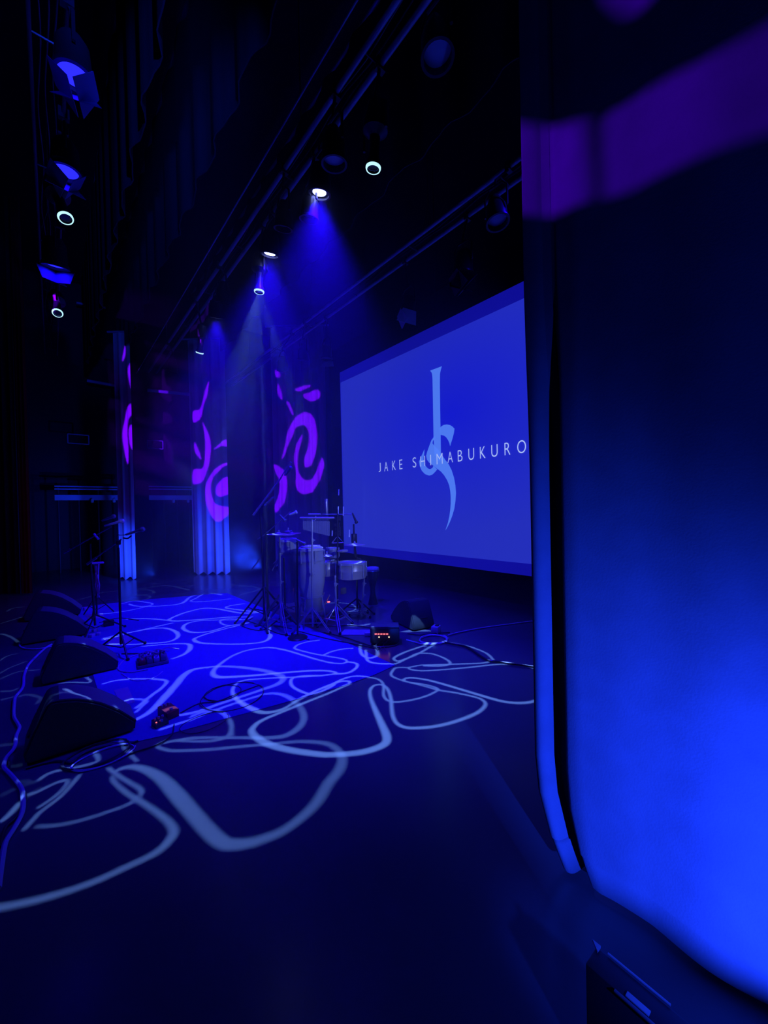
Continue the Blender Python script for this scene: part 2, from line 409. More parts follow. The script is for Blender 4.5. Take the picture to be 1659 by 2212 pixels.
# ladder trusses
HT = 5.1
def truss(Xa, Xb, zz, label, y0=-0.8, y1=11.5, pr=0.024, pm='pipe'):
    t = thing('lighting_truss', ((Xa+Xb)/2, (y0+y1)/2, zz-0.03), label, 'lighting truss', 'trusses over the stage')
    for X, dz in ((Xa, 0), (Xb, 0)):
        MB().tube([(X, y0, zz), (X, y1, zz)], pr, 10).build('chord', pm, t)
    yy = y0+0.35
    while yy < y1:
        MB().tube([(Xa, yy, zz), (Xb, yy, zz)], 0.009, 6).build('rung', 'black', t); yy += 1.45
    for yy in (0.5, 3.6, 6.7, 9.8):
        h = MB(); h.tube([(Xa, yy, zz), ((Xa+Xb)/2, yy, zz+0.4), ((Xa+Xb)/2, yy, 7.9)], 0.005, 5)
        h.tube([(Xb, yy, zz), ((Xa+Xb)/2, yy, zz+0.4)], 0.005, 5)
        h.build('hanging_cable', 'black', t)
    cb = MB()
    for k in range(3):
        pts = [(Xa+0.05+0.05*k+0.015*math.sin(i*1.3+k), y0+0.3*i, zz+0.03+0.012*math.sin(i*2.1+k)) for i in range(int((y1-y0)/0.3))]
        cb.tube(smooth(pts, 2), 0.006, 5)
    cb.build('cable_run', 'cable', t)
    return t
truss(1.955, 2.12, HT, 'twin pipe truss over centre stage carrying the bright blue lamps')
truss(3.80, 4.03, HT, 'twin pipe truss in front of the top of the projection screen')
truss(-0.05, 0.16, HT, 'dark twin pipe truss above the floor monitors at left', pr=0.015, pm='dark_pipe')
# steel guide wire / single pipe
px = at_z(560, 358, 5.0).x
single('rigging_cable', MB().tube([(px, -0.8, 5.0), (px, 11.5, 5.0)], 0.008, 6), 'pipe',
       'thin straight rigging cable crossing the dark ceiling beside the centre truss', 'cable')

# ------------------------------------------------------------------ side stage beyond the far legs
YW = 13.2
def rail(x0, x1, yy, thick, label, name='gallery_rail', m='pipe'):
    a = at_Y(x0, yy, YW); b = at_Y(x1, yy, YW); z = (a.z+b.z)/2
    return single(name, MB().box(((a.x+b.x)/2, YW, z), (b.x-a.x, 0.06, thick)), m, label, 'rail', sm=False)
MT['rail'] = mat('pale_rail_paint', (0.35,0.42,0.6), 0.5)
def gallery(x0, x1, label):
    a = at_Y(x0, 1075, YW); b = at_Y(x1, 1075, YW)
    t = thing('gallery_rail', ((a.x+b.x)/2, YW, 0), label, 'rail')
    w_ = b.x-a.x; cx_ = (a.x+b.x)/2
    for yy, th, nm in ((1051.5, 0.035, 'top_rail'), (1057, 0.03, 'top_rail'), (1075, 0.14, 'deck_edge')):
        zz = at_Y((x0+x1)/2, yy, YW).z
        MB().box((cx_, YW, zz), (w_, 0.05, th)).build(nm, 'rail', t, sm=False)
    za = at_Y((x0+x1)/2, 1050, YW).z
    for k in range(4):
        X = a.x+w_*(0.05+0.3*k)
        MB().tube([(X, YW+0.05, 0), (X, YW+0.05, za)], 0.02, 8).build('post', 'black', t)
    for k in range(2):
        X = a.x+w_*(0.55+0.35*k)
        MB().lathe([(0.0,0),(0.035,0.01),(0.04,0.09),(0.02,0.12)], (X, YW-0.05, at_Y(x1, 1086, YW).z), 12).build('lamp', 'white', t)
    return t
gallery(118, 259, 'pale double side-wall rail seen left of the narrow glowing drape')
gallery(322, 414, 'pale double side-wall rail seen between the two far drapes')
def wallpipe(x0, y0, x1, y1, label, r=0.03):
    a = at_Y(x0, y0, YW+0.3); b = at_Y(x1, y1, YW+0.3)
    single('wall_pipe', MB().tube([a, b], r, 8), 'rail', label, 'pipe')
wallpipe(165, 654, 228, 665, 'short pale pipe high on the far side wall')
wallpipe(188, 822, 254, 834, 'pale horizontal pipe above the left wall rail', 0.04)
wallpipe(318, 843, 412, 852, 'pale horizontal pipe above the rail between the far drapes', 0.05)
# framed sign box with a dim outline
for (x0,y0,x1,y1,lab) in ((146,937,192,960,'dim rectangular frame on the far wall left of the glowing drape'),(318,950,352,970,'dim rectangular frame on the far wall between the drapes')):
    a = at_Y(x0, y0, YW+0.2); b = at_Y(x1, y1, YW+0.2); r = MB()
    cs = [Vector((a.x, YW+0.2, a.z)), Vector((b.x, YW+0.2, a.z)), Vector((b.x, YW+0.2, b.z)), Vector((a.x, YW+0.2, b.z))]
    for i in range(4): r.tube([cs[i], cs[(i+1) % 4]], 0.014, 6)
    single('wall_frame', r, 'rail', lab, 'frame')

# ------------------------------------------------------------------ lamps
def gobo_plate(light_loc, target, half_deg, dist, shapes, parent, name='pattern_plate'):
    """a metal disc in front of the lamp with the pattern cut out; shapes: ('line', pts3d, widths) or ('poly', pts3d)"""
    L = Vector(light_loc); fr = frame((Vector(target)-L).normalized())
    inv = fr.transposed()
    def pr(p):
        q = inv @ (Vector(p)-L); return np.array((q.x/q.z, q.y/q.z)), q.z
    T = math.tan(math.radians(half_deg))
    verts = []; edges = []; segs = []; polys = []
    N = 96
    for i in range(N):
        a = 2*PI*i/N; verts.append(Vector((T*1.12*math.cos(a), T*1.12*math.sin(a)))); edges.append((i, (i+1) % N))
    lim = T*1.08
    for s in shapes:
        pts = [pr(p) for p in s[1]]
        if any(z <= 0 for _, z in pts): continue
        P = [p for p, _ in pts]
        if any(np.hypot(*p) > lim for p in P) and s[0] == 'poly':
            P = [p if np.hypot(*p) <= lim else p/np.hypot(*p)*lim for p in P]
        if s[0] == 'poly':
            b = len(verts); n = len(P); verts += [Vector(p) for p in P]; edges += [(b+i, b+(i+1) % n) for i in range(n)]; polys.append(np.array(P))
        else:
            # offset in the floor plane, then project
            Q = [Vector(p) for p in s[1]]; W = s[2]; n = len(Q); Ls = []; Rs = []; keep = []
            for i in range(n):
                t = Q[min(i+1, n-1)]-Q[max(i-1, 0)]; t.z = 0
                if t.length < 1e-6: t = Vector((1,0,0))
                t.normalize(); nn = Vector((-t.y, t.x, 0))*(W[i]/2)
                a_, _ = pr(Q[i]+nn); b_, _ = pr(Q[i]-nn)
                ok = max(np.hypot(*a_), np.hypot(*b_)) < lim
                keep.append(ok); Ls.append(a_); Rs.append(b_)
            for i in range(n-1):
                if keep[i] and keep[i+1]:
                    quad = [Ls[i], Ls[i+1], Rs[i+1], Rs[i]]
                    polys.append(np.array(quad))
                    b = len(verts); verts += [Vector(q) for q in quad]
                    edges += [(b, b+1), (b+2, b+3)]
                    if i == 0 or not keep[i-1]: edges.append((b+3, b))
                    if i == n-2 or not keep[min(i+2, n-1)]: edges.append((b+1, b+2))
    ov, oe, of, *_ = delaunay_2d_cdt(verts, edges, [], 0, 1e-5)
    V = np.array([tuple(v) for v in ov]); Fc = np.array([f for f in of if len(f) == 3])
    C = V[Fc].mean(axis=1); inside = np.zeros(len(C), bool)
    for P in polys:
        lo = P.min(0); hi = P.max(0)
        cand = np.where((~inside) & (C[:,0] >= lo[0]) & (C[:,0] <= hi[0]) & (C[:,1] >= lo[1]) & (C[:,1] <= hi[1]))[0]
        if not len(cand): continue
        c = C[cand]; r = np.zeros(len(cand), bool); n = len(P)
        for i in range(n):
            x1, y1 = P[i]; x2, y2 = P[(i+1) % n]
            cond = (y1 > c[:,1]) != (y2 > c[:,1])
            with np.errstate(divide='ignore', invalid='ignore'):
                xi = (x2-x1)*(c[:,1]-y1)/(y2-y1)+x1
            r ^= cond & (c[:,0] < xi)
        inside[cand[r]] = True
    keepf = Fc[~inside]
    mb = MB()
    mb.add([L + fr @ Vector((a*dist, b*dist, dist)) for a, b in V], [tuple(int(k) for k in f) for f in keepf])
    return mb.build(name, 'black', parent, sm=False, fix=False)

def hang(mb, p, ztruss, w=0.13):
    """yoke, stem and clamp up to the truss"""
    p = Vector(p)
    mb.tube([p+Vector((0,-w,0)), p+Vector((0,-w,0.2)), p+Vector((0,-w*0.6,0.26)), p+Vector((0,w*0.6,0.26)), p+Vector((0,w,0.2)), p+Vector((0,w,0))], 0.012, 6)
    cx_ = min((1.955, 2.12, 3.80, 4.03, -0.05, 0.16, -2.4, -1.7), key=lambda v: abs(v-p.x))
    mb.tube([p+Vector((0,0,0.26)), (p.x, p.y, min(p.z+0.32, ztruss-0.02)), (cx_, p.y, ztruss-0.02)], 0.014, 6)
    mb.box((cx_, p.y, ztruss), (0.08, 0.05, 0.09))
def led_lamp(px, h, target, label, energy=800, on=True):
    p = at_z(px[0], px[1], h); t = thing('led_wash_lamp', p, label, 'stage lamp', 'lamps on the centre truss')
    d = (Vector(target)-p).normalized(); fr = frame(d)
    MB().lathe([(0.03,-0.24),(0.085,-0.22),(0.105,-0.12),(0.11,0.0),(0.112,0.02),(0.094,0.02),(0.092,0.0),(0.05,-0.003),(0.0,-0.003)], p, 28, fr).build('housing', 'black', t)
    MB().lathe([(0,0.003),(0.062,0.002),(0.066,-0.002),(0,-0.002)], p, 20, fr).build('lens', 'lens_blue' if on else 'lens_dark', t)
    y = MB(); hang(y, p-d*0.12, HT); y.build('yoke', 'black', t)
    if on:
        o = spot('lamp_light', p+d*0.05, target, energy, BLUE, 78, 0.8, 0.05)
    return t, p, d
def profile_lamp(p, target, label, energy, half, shapes, color=WHITE, ring=True, group='profile lamps with pattern plates', truss_z=HT, blend=0.15, r=0.0001, bright=1.0, radius=0.052):
    p = Vector(p); t = thing('profile_spot', p, label, 'stage lamp', group)
    d = (Vector(target)-p).normalized(); fr = frame(d)
    dist = 0.035; k = math.tan(math.radians(half))*dist*1.12
    rad = max(radius, k+0.004)
    # barrel: open mouth, rear body tapering
    MB().lathe([(0.0,-0.42),(0.07,-0.41),(0.095,-0.30),(0.10,-0.22),(rad*0.82,-0.18),(rad*0.85,-0.02),(rad+0.006,0.0),(rad+0.006,dist+0.02),(rad-0.002,dist+0.02),(rad-0.002,-0.01),(0.0,-0.012)], p, 32, fr).build('barrel', 'black', t)
    if ring:
        MB().lathe([(rad-0.003,dist+0.021),(rad+0.006,dist+0.022),(rad+0.010,dist+0.012),(rad+0.010,dist+0.004),(rad+0.0062,dist+0.002),(rad+0.0062,dist+0.019)], p, 32, fr, cap=False).build('lens_rim', 'lens_ring', t)
    gobo_plate(p, target, half, dist, shapes, t)
    y = MB(); hang(y, p-d*0.16, truss_z, 0.14); y.build('yoke', 'black', t)
    spot('profile_light', p, target, energy, color, 2*half, blend, r)
    return t

# pattern lines, traced where they fall on the stage floor
def fl(pts, w, h=0.0, n=5):
    P = smooth([at_z(x, y, h) for x, y in pts], n)
    if not isinstance(w, (list, tuple)): w = [w, w]
    w = [a*(0.74 if a > 0.055 else 0.6) for a in w]
    N = len(P); W = [float(np.interp(i/(N-1), np.linspace(0, 1, len(w)), w)) for i in range(N)]
    return ('line', P, W)
S1 = lambda p: crop(380, 1340, 3.318, p)
S2 = lambda p: crop(100, 1260, 3.318, p)
S3 = lambda p: crop(700, 1360, 3.456, p)
S6 = lambda p: crop(0, 1550, 2.9625, p)
S4 = lambda p: crop(500, 980, 4.608, p)
S7 = lambda p: crop(0, 1240, 5.027, p)
K1 = lambda p: crop(0, 1000, 4.1475, p)
patA = [
 fl(S3([(1100,130),(1200,170),(1250,210),(1255,230),(1180,250),(1000,257),(860,262),(740,265)]), .04),
 fl(S3([(780,110),(700,135),(600,170),(530,205),(525,225),(560,235),(620,215),(680,190),(740,160),(800,125),(850,105),(930,98),(1000,108),(1100,130)]), .045),
 fl(S3([(510,260),(560,245),(640,205),(700,178),(780,178),(830,187),(900,215),(940,245),(920,265),(850,272),(740,270)]), .04),
 fl(S3([(740,262),(640,282),(650,298),(740,307),(900,298),(1100,280),(1250,263),(1350,258),(1450,262),(1556,285),(1700,330)]), [.03,.04,.05]),
 fl(S3([(510,258),(420,257),(350,247),(320,225),(315,190),(310,150)]), .04),
 fl(S3([(270,110),(270,150),(285,190),(330,215),(380,205),(400,180),(385,130),(360,100)]), .05),
 # big hook
 fl(S3([(0,935),(150,930),(280,915),(390,885),(455,850),(470,810),(455,760),(410,660),(370,570),(345,500),(345,450),(370,420),(410,410),(450,420),(480,455),(500,520),(505,590),(515,650),(550,705),(620,732),(720,733),(830,722),(950,695),(1080,650),(1160,610),(1200,570),(1200,542),(1150,510),(1000,475),(860,453)]), [.062,.07,.075,.045,.035,.04,.045,.05,.05,.04,.03]),
 fl(S3([(860,453),(800,437),(720,414),(600,385),(520,355),(500,335),(510,310),(540,285),(640,283)]), [.03,.025,.035,.03]),
 fl(S3([(0,440),(80,400),(160,365),(240,350),(340,358),(400,370),(435,395),(445,430),(445,490),(470,525),(520,540),(600,535),(700,515),(790,485),(850,450),(830,432),(760,412),(700,402),(620,390),(595,375),(620,362),(680,362),(780,378),(900,410),(1050,455),(1200,500),(1330,535),(1450,548),(1556,538),(1660,500)]), [.03,.03,.03,.03,.028,.04,.055,.05]),
 # loops on the cloth
 fl(S1([(1105,962),(1050,962),(850,935),(700,900),(600,855),(545,800),(560,760),(620,715),(750,660),(950,580),(1100,520),(1200,475),(1245,455),(1235,440),(1190,440),(1120,460),(1000,510),(870,575),(780,630),(700,655),(620,660),(540,635),(460,590),(420,550),(405,510),(425,465),(480,435),(600,422),(750,414),(900,408),(1050,398),(1140,385),(1140,375),(1080,365),(950,365),(750,380),(560,398),(400,408),(310,410),(270,395),(268,365),(310,320),(400,260),(500,220),(620,200),(700,200),(800,220),(900,250),(1000,280),(1100,305),(1180,312),(1225,300),(1200,280),(1100,262),(980,240),(880,215),(850,200),(880,175),(950,155),(1030,145)]), [.062,.075,.05,.04,.035,.04,.06,.035,.03,.035,.05,.065,.05,.05,.035,.03,.04,.035]),
 fl(S1([(1050,255),(1120,225),(1200,208),(1270,203)]), .035),
 fl(S1([(1225,300),(1270,305),(1300,320),(1285,350),(1230,380),(1140,388)]), .04),
 fl(S1([(1050,400),(930,400),(860,410),(825,430),(830,470),(870,500),(950,530),(1020,520),(1080,495),(1140,462)]), .035),
]
gW = at_z(900, 1366)
patA.append(('poly', [D(x, y, gW) for x, y in ((893,1300),(903,1303),(916,1322),(934,1352),(905,1352),(880,1360),(862,1352),(875,1330))]))
patC = [
 fl(S2([(640,985),(750,920),(850,820),(930,730),(990,660),(1060,620),(1180,603)]) + S1([(320,333),(400,335),(520,345),(640,365),(740,395),(770,420),(740,455),(650,490),(500,540),(320,600),(150,660),(0,690),(-80,720)]), [.05,.085,.08,.05,.06,.075,.07,.055,.05,.05]),
 fl(S1([(640,530),(720,528),(800,550),(870,600),(910,660),(915,710),(880,770),(800,820),(700,840),(500,842),(300,840),(100,845),(0,862),(-100,880)]), [.04,.06,.065,.04,.035]),
 fl(S1([(100,700),(180,665),(260,650),(330,665),(380,710),(400,770),(370,830),(310,855),(200,868),(0,862)]), [.03,.05,.04,.03]),
 fl(S1([(640,530),(450,590),(250,660),(100,720),(0,750),(-120,790)]), .04),
 fl(S1([(-100,870),(-130,905),(-60,930),(0,935),(250,925),(450,905),(650,890),(850,870),(1000,872),(1100,890),(1160,930),(1190,980),(1185,1040),(1150,1100),(1090,1170)]) + [(690,1725),(660,1758),(610,1795)] + S6([(1659,785),(1580,805),(1500,812),(1440,805),(1360,750),(1250,630),(1150,515),(1050,405),(960,345),(860,315),(780,325),(740,345)]), [.03,.035,.04,.045,.06,.08,.08,.06,.075,.09,.10,.06,.03]),
 fl(S6([(690,320),(740,360),(820,410),(890,450),(905,480),(880,515),(820,555),(700,600),(560,645),(420,680),(300,695),(230,695)]), [.03,.035,.025,.02]),
 fl(S6([(720,375),(730,410),(800,475),(880,525),(980,590),(1070,660),(1110,720),(1095,770),(1030,840),(940,895),(800,960),(650,1030),(480,1095),(300,1150),(180,1180),(60,1205),(-60,1225)]), [.025,.035,.05,.06,.045,.04,.045,.045]),
 fl(S6([(510,365),(450,440),(370,520),(250,610),(225,640),(150,720)]), .03),
 fl(S6([(440,400),(380,410),(300,445),(230,480),(170,495)]), .03),
 fl(S6([(440,405),(400,460),(330,520),(240,580)]), .025),
 fl(S6([(130,540),(60,620),(0,670)]), .04),
 fl(S7([(700,1175),(800,1200),(930,1195),(1000,1220),(1010,1265),(850,1300),(700,1320),(550,1350),(450,1400)]), .028, 0.38),
 fl(S7([(640,720),(760,710),(900,712),(960,705),(900,660)]), .025, 0.38),
 fl(S7([(1240,1330),(1290,1400),(1420,1520)]), .025, 0.25),
 fl([(500,1578),(502,1590)], .03),
]
patB = [
 fl(S2([(540,148),(620,128),(700,135),(760,148),(730,165),(600,195),(500,210),(430,218),(380,224)]), .045),
 fl(S2([(590,150),(650,165),(800,165),(920,155),(980,140),(1030,100),(1070,88)]), [.05,.05,.07,.05]),
 fl(S2([(1120,80),(1080,105),(1035,130),(1120,132),(1240,122),(1320,112)]), .05),
 fl(S2([(1180,70),(1260,85)]), .07),
 fl(S2([(1420,148),(1340,158),(1285,175),(1330,185),(1430,198),(1530,210),(1400,215),(1300,198),(1200,182),(1120,182),(1000,210),(910,245),(880,265),(930,272),(1100,262),(1300,245),(1450,243)]), [.05,.06,.06,.06,.05]),
 fl(S2([(570,258),(700,255),(800,260),(870,268)]), .05),
 fl(S2([(910,285),(800,310),(600,355),(500,385),(400,410)]), .045),
 fl(S2([(400,400),(500,375),(650,345),(780,325),(860,325),(920,345),(945,375),(920,405),(850,425),(700,435),(620,440),(440,440)]), [.04,.045,.06,.05,.04]),
 fl(S2([(680,455),(850,440),(960,435),(1020,440),(1030,470),(990,510),(900,545)]), [.03,.05,.07,.05]),
 fl(S2([(1480,240),(1420,262),(1250,265),(1100,270),(1010,290),(980,320),(1010,345),(1080,355),(1180,345),(1300,310),(1430,285)]), [.03,.04,.06,.05,.04]),
 fl(S2([(1400,258),(1280,258),(1245,275),(1270,298),(1320,305)]), .035),
 fl(S2([(1470,280),(1200,350),(1080,390),(1060,410),(1110,430),(1250,438),(1400,438),(1540,425),(1600,395),(1603,350),(1590,310)]), [.04,.05,.06,.05,.055,.06,.06]),
 fl(S2([(400,725),(500,700),(650,688),(780,690),(860,705),(830,750),(750,810),(690,860),(640,900)]), [.03,.04,.05,.04]),
 fl(S2([(560,850),(620,835),(700,840),(720,855),(690,880),(640,930)]), .03),
 fl(S4([(850,1520),(950,1490),(1080,1485),(1200,1500),(1240,1540),(1200,1565),(1130,1578)]), .045),
 fl(S4([(1130,1578),(1300,1562),(1420,1570),(1490,1610),(1450,1660),(1350,1700),(1200,1715),(1100,1700),(900,1715)]), [.03,.06,.07,.04]),
 fl(S1([(738,60),(735,90),(760,105),(800,105)]), .05),
]
patD = [
 fl(K1([(680,1230),(800,1200),(900,1165),(1050,1145)]), .05),
 fl(K1([(1250,1130),(1400,1105),(1520,1100),(1700,1140)]), .06),
 fl(K1([(1220,1190),(1300,1185),(1345,1200),(1300,1225),(1230,1230)]), .05),
 fl(K1([(1100,1160),(1300,1135),(1380,1160),(1300,1180),(1150,1180)]), .05),
 fl(K1([(0,1440),(100,1410),(200,1380)]), .05),
 fl(K1([(60,1330),(120,1300),(230,1290)]), .05),
 fl([(380,1268),(470,1262),(560,1270),(520,1285)], .06), fl([(330,1262),(420,1250),(520,1252)], .05),
 fl([(600,1262),(700,1268),(640,1280)], .05),
]
patE = [
 fl(S7([(0,650),(60,660),(130,690),(200,740)]), .05), fl(S7([(0,940),(80,890),(200,860)]), .03),
 fl(S7([(0,1080),(100,1020),(280,950)]), .03), fl(S7([(0,1140),(200,1060),(420,1040)]), .03),
 fl(S7([(0,1275),(120,1270),(200,1240)]), .04), fl(S7([(0,1370),(100,1345),(170,1330)]), .035),
 fl(S7([(200,1330),(300,1310),(400,1330),(440,1350),(400,1410)]), .04),
 fl(S7([(0,1860),(100,1850),(200,1840)]), .04), fl([(0,1720),(30,1705),(70,1690),(110,1680)], .03),
 fl([(40,1690),(90,1680),(130,1665),(160,1650)], .03), fl([(0,1660),(60,1650)], .03),
 fl([(20,1760),(60,1720),(110,1690)], .03),
]
wx = lambda x, y, h: at_z(x, y, h)
profile_lamp(at_z(807,350,4.3), (2.1,3.1,0), 'bright ringed profile spot, topmost of the centre truss lamps', 2500, 48, patA)
profile_lamp(at_z(560,622,4.3), (1.9,5.0,0), 'profile spot throwing a visible white beam above the percussion', 2300, 48, patB)
profile_lamp(at_z(139,463,4.3), (1.0,2.9,0), 'ringed profile spot in the middle of the left truss', 1750, 47, patC, group='lamps on the left truss')
profile_lamp(at_z(432,756,4.3), (2.0,9.6,0), 'small ringed profile spot nearest the far drape with violet swirls', 420, 40, patD)
profile_lamp(at_z(124,672,4.3), (0.2,3.9,0), 'lowest ringed profile spot on the left truss, near the far wall', 480, 46, patE, group='lamps on the left truss')

led_lamp((690,416), 4.6, (2.3,4.2,0), 'brightest blue lamp, highest of the three lit blue lamps')
led_lamp((583,548), 4.6, (2.3,5.8,0), 'lit blue lamp, middle of the three on the centre truss')
led_lamp((467,684), 4.6, (2.6,8.4,0), 'lit blue lamp nearest the far drapes')

# violet swirl lamps: plates cut so that the swirls land on the drapes
def leg_pts(c4, a, b, dx=0):
    """crop-4/3 outline -> on the drape between a and b"""
    n = (b-a).cross(Vector((0,0,1))).normalized(); out = []
    for x, y in c4:
        d = ray(x, y); k = (a-O).dot(n)/d.dot(n); out.append(O+d*k)
    return smooth(out, 4, closed=True)
c3 = lambda p: crop(0, 500, 2.9625, p)
c4 = lambda p: crop(380, 560, 2.9625, p)
pv = []
for q in ([(845,830),(825,860),(820,900),(830,970),(845,1015),(885,1030),(885,950),(862,930),(850,900)],
          [(845,1100),(815,1130),(800,1200),(785,1300),(800,1420),(818,1490),(822,1400),(815,1300),(820,1220),(840,1175),(885,1168),(888,1120)],
          [(845,1235),(825,1270),(830,1350),(850,1400),(895,1425),(895,1330),(870,1280)],
          [(800,730),(790,770),(782,830),(795,810),(805,770)]):
    pv.append(('poly', leg_pts(c3(q), l1a, l1b)))
for q in ([(210,780),(190,830),(175,900),(150,960),(110,975),(115,1045),(160,1010),(180,930),(200,860)],
          [(170,1040),(200,1100),(222,1180),(218,1260),(200,1350),(170,1420),(110,1437),(110,1350),(165,1340),(185,1290),(190,1200),(185,1120)],
          [(350,1148),(300,1165),(240,1220),(290,1195),(350,1200)],
          [(365,1300),(300,1310),(250,1345),(210,1400),(190,1470),(195,1560),(225,1640),(270,1680),(330,1640),(340,1590),(290,1580),(250,1560),(225,1500),(225,1430),(260,1370),(310,1325)],
          [(360,1393),(300,1405),(262,1450),(258,1500),(290,1520),(360,1478)],
          [(120,1170),(140,1210),(162,1280),(140,1260),(120,1220)]):
    pv.append(('poly', leg_pts(c4(q), l2a, l2b)))
for q in ([(830,978),(780,1000),(740,1050),(710,1130),(695,1200),(675,1280),(700,1240),(740,1140),(770,1080),(810,1060),(840,1080),(852,1140),(842,1220),(820,1290),(830,1330),(860,1320),(890,1260),(905,1160),(900,1080),(880,1010)],
          [(808,1120),(780,1170),(760,1230),(755,1290),(770,1370),(765,1440),(790,1490),(830,1503),(880,1480),(920,1410),(950,1320),(935,1270),(915,1310),(895,1370),(860,1410),(820,1410),(790,1370),(780,1310),(785,1240),(800,1170)],
          [(625,1315),(680,1340),(712,1420),(705,1500),(685,1570),(640,1620),(630,1580),(660,1500),(665,1420),(640,1370)],
          [(905,835),(860,850),(815,870),(850,905),(890,905),(925,870)],
          [(860,805),(800,815),(765,835),(790,845),(840,825)],
          [(655,795),(652,850),(670,895),(680,890),(668,830)],
          [(710,915),(740,990),(750,985),(725,920)],
          [(635,710),(640,750),(665,755),(660,720)]):
    pv.append(('poly', leg_pts(c4(q), l3a, l3b)))
PV = Vector((-1.7, 2.2, 2.35))
for (x, y) in ((430,728),(124,655)):
    p = at_z(x, y, 4.45); pv.append(('poly', [p+Vector((0.05*math.cos(i*PI/4), 0.05*math.cos(i*PI/4), 0.14*math.sin(i*PI/4))) for i in range(8)]))
for q, X in (([(990,370),(975,440),(940,520),(890,585),(912,588),(955,530),(990,460)], 1.38), ([(1300,1210),(1275,1300),(1295,1290),(1325,1230)], 1.38)):
    cc = c3(q) if q[0][0] < 1200 else crop(0, 0, 2.9625, q)
    pv.append(('poly', [at_X(a, b, X) for a, b in cc]))
profile_lamp(PV, (3.0, 9.8, 2.9), 'violet pattern spot on the audience side, aimed at the far drapes', 9800, 30, pv, (0.165, 0.0, 1.0), ring=False, group='violet pattern spots', blend=0.05, r=0.00008)
P2 = Vector((-0.9, 3.1, 3.9))
XN = 1.56
band1 = [(1100,262),(1127,266),(1150,270),(1180,271),(1220,266),(1262,258),(1275,430),(1240,443),(1200,455),(1160,459),(1132,460),(1100,460)]
band2 = [(1300,250),(1345,228),(1400,190),(1450,165),(1520,140),(1600,95),(1680,40),(1760,-10),(1760,240),(1680,278),(1600,312),(1500,350),(1440,372),(1400,388),(1350,415),(1300,428)]
band3 = [(1300,-10),(1330,20),(1355,34),(1385,25),(1420,-15),(1450,-60),(1300,-60)]
def npoly(b): return ('poly', [at_X(x, y, XN) for x, y in b])
profile_lamp(P2, (1.56, 1.5, 2.9), 'violet pattern spot on the audience side, aimed at the near drape', 900, 36, [npoly(band1), npoly(band2), npoly(band3)], PURPLE, ring=False, group='violet pattern spots', blend=0.9, r=0.0003, truss_z=5.1)

# fresnel lamps with barn doors
MT['door'] = mat('blue_grey_flap', (0.12,0.12,0.4), 0.5)
def fresnel(px, h, target, label, lens='lens_dim_blue', doors=(1,1,1,1), group=None, size=1.0, door_m='door', spin=0.0, tz=HT, glow=0.0, col_=BLUE, open_near=False):
    p = at_z(px[0], px[1], h); t = thing('fresnel_lamp', p, label, 'stage lamp', group)
    d = (Vector(target)-p).normalized(); fr = frame(d) @ Matrix.Rotation(spin, 3, 'Z'); s = size
    MB().lathe([(0.0,-0.26*s),(0.07*s,-0.255*s),(0.10*s,-0.2*s),(0.11*s,-0.02*s),(0.125*s,0.0),(0.125*s,0.03*s),(0.10*s,0.03*s),(0.098*s,0.0),(0.0,-0.005)], p, 28, fr).build('housing', 'black', t)
    MB().lathe([(0.0,0.018*s),(0.04*s,0.016*s),(0.075*s,0.008*s),(0.095*s,0.0),(0.0,0.0)], p, 24, fr).build('lens', lens, t)
    for k in range(4):
        if not doors[k]: continue
        od = fr @ Vector((math.cos(k*PI/2), math.sin(k*PI/2), 0)); od.z = 0; tc_ = O-p; tc_.z = 0
        if open_near and od.dot(tc_.normalized()) > 0.35: continue
        a = k*PI/2; rr = Matrix.Rotation(a, 3, 'Z'); tilt = Matrix.Rotation(math.radians(-38), 3, 'Y')
        c0 = Vector((0.125*s, 0, 0.03*s)); wd = 0.11*s; L = 0.18*s
        pts = [c0+tilt @ Vector(v) for v in ((0,-wd*0.9,0),(0,wd*0.9,0),(0,wd*1.35,L),(0,-wd*1.35,L))]
        q = [p + fr @ (rr @ v) for v in pts]
        nrm = (q[1]-q[0]).cross(q[2]-q[0]).normalized()*0.004
        MB().prism(q, nrm).build('barn_door', door_m, t, sm=False)
    y = MB(); hang(y, p-d*0.12*s, tz); y.build('yoke', 'black', t)
    if glow:
        spot('lamp_light', p+d*0.035, target, glow, col_, 172, 0.3, 0.05)
    return t
LG = 'lamps on the left truss'; RG = 'lamps on the screen truss'
fresnel((160,160), 4.6, (0.3,3.2,0), 'barn-door lamp at the top left, its flaps glowing dim blue', group=LG, size=1.0, spin=0.6, glow=3.5, open_near=True)
fresnel((142,368), 4.6, (0.2,4.4,0), 'barn-door lamp with blue-lit flaps, just above a ringed spot on the left', group=LG, size=1.0, spin=0.1, glow=3.5, open_near=True)
fresnel((120,572), 4.6, (0.2,7.5,0), 'barn-door lamp with a tiny bright point, lowest barn-door lamp at left', group=LG, size=1.15, spin=0.7, glow=3.5, open_near=True)
fresnel((880,676), 4.35, (3.0,4.0,0), 'lamp with a pale blue flap catching light above the screen edge', 'lens_dark', (1,0,0,1), RG, 1.0, 'gel', spin=2.2)
fresnel((1000,592), 4.35, (3.4,3.0,0), 'dark barn-door lamp above the screen, under the screen truss', 'lens_dark', (1,1,1,1), RG, 1.1, 'black', 0.5)
fresnel((706,773), 4.35, (4.0,6.5,0), 'small dark lamp with one pale flap beside the screen corner', 'lens_dark', (1,0,0,0), RG, 0.9, 'gel', spin=2.5)
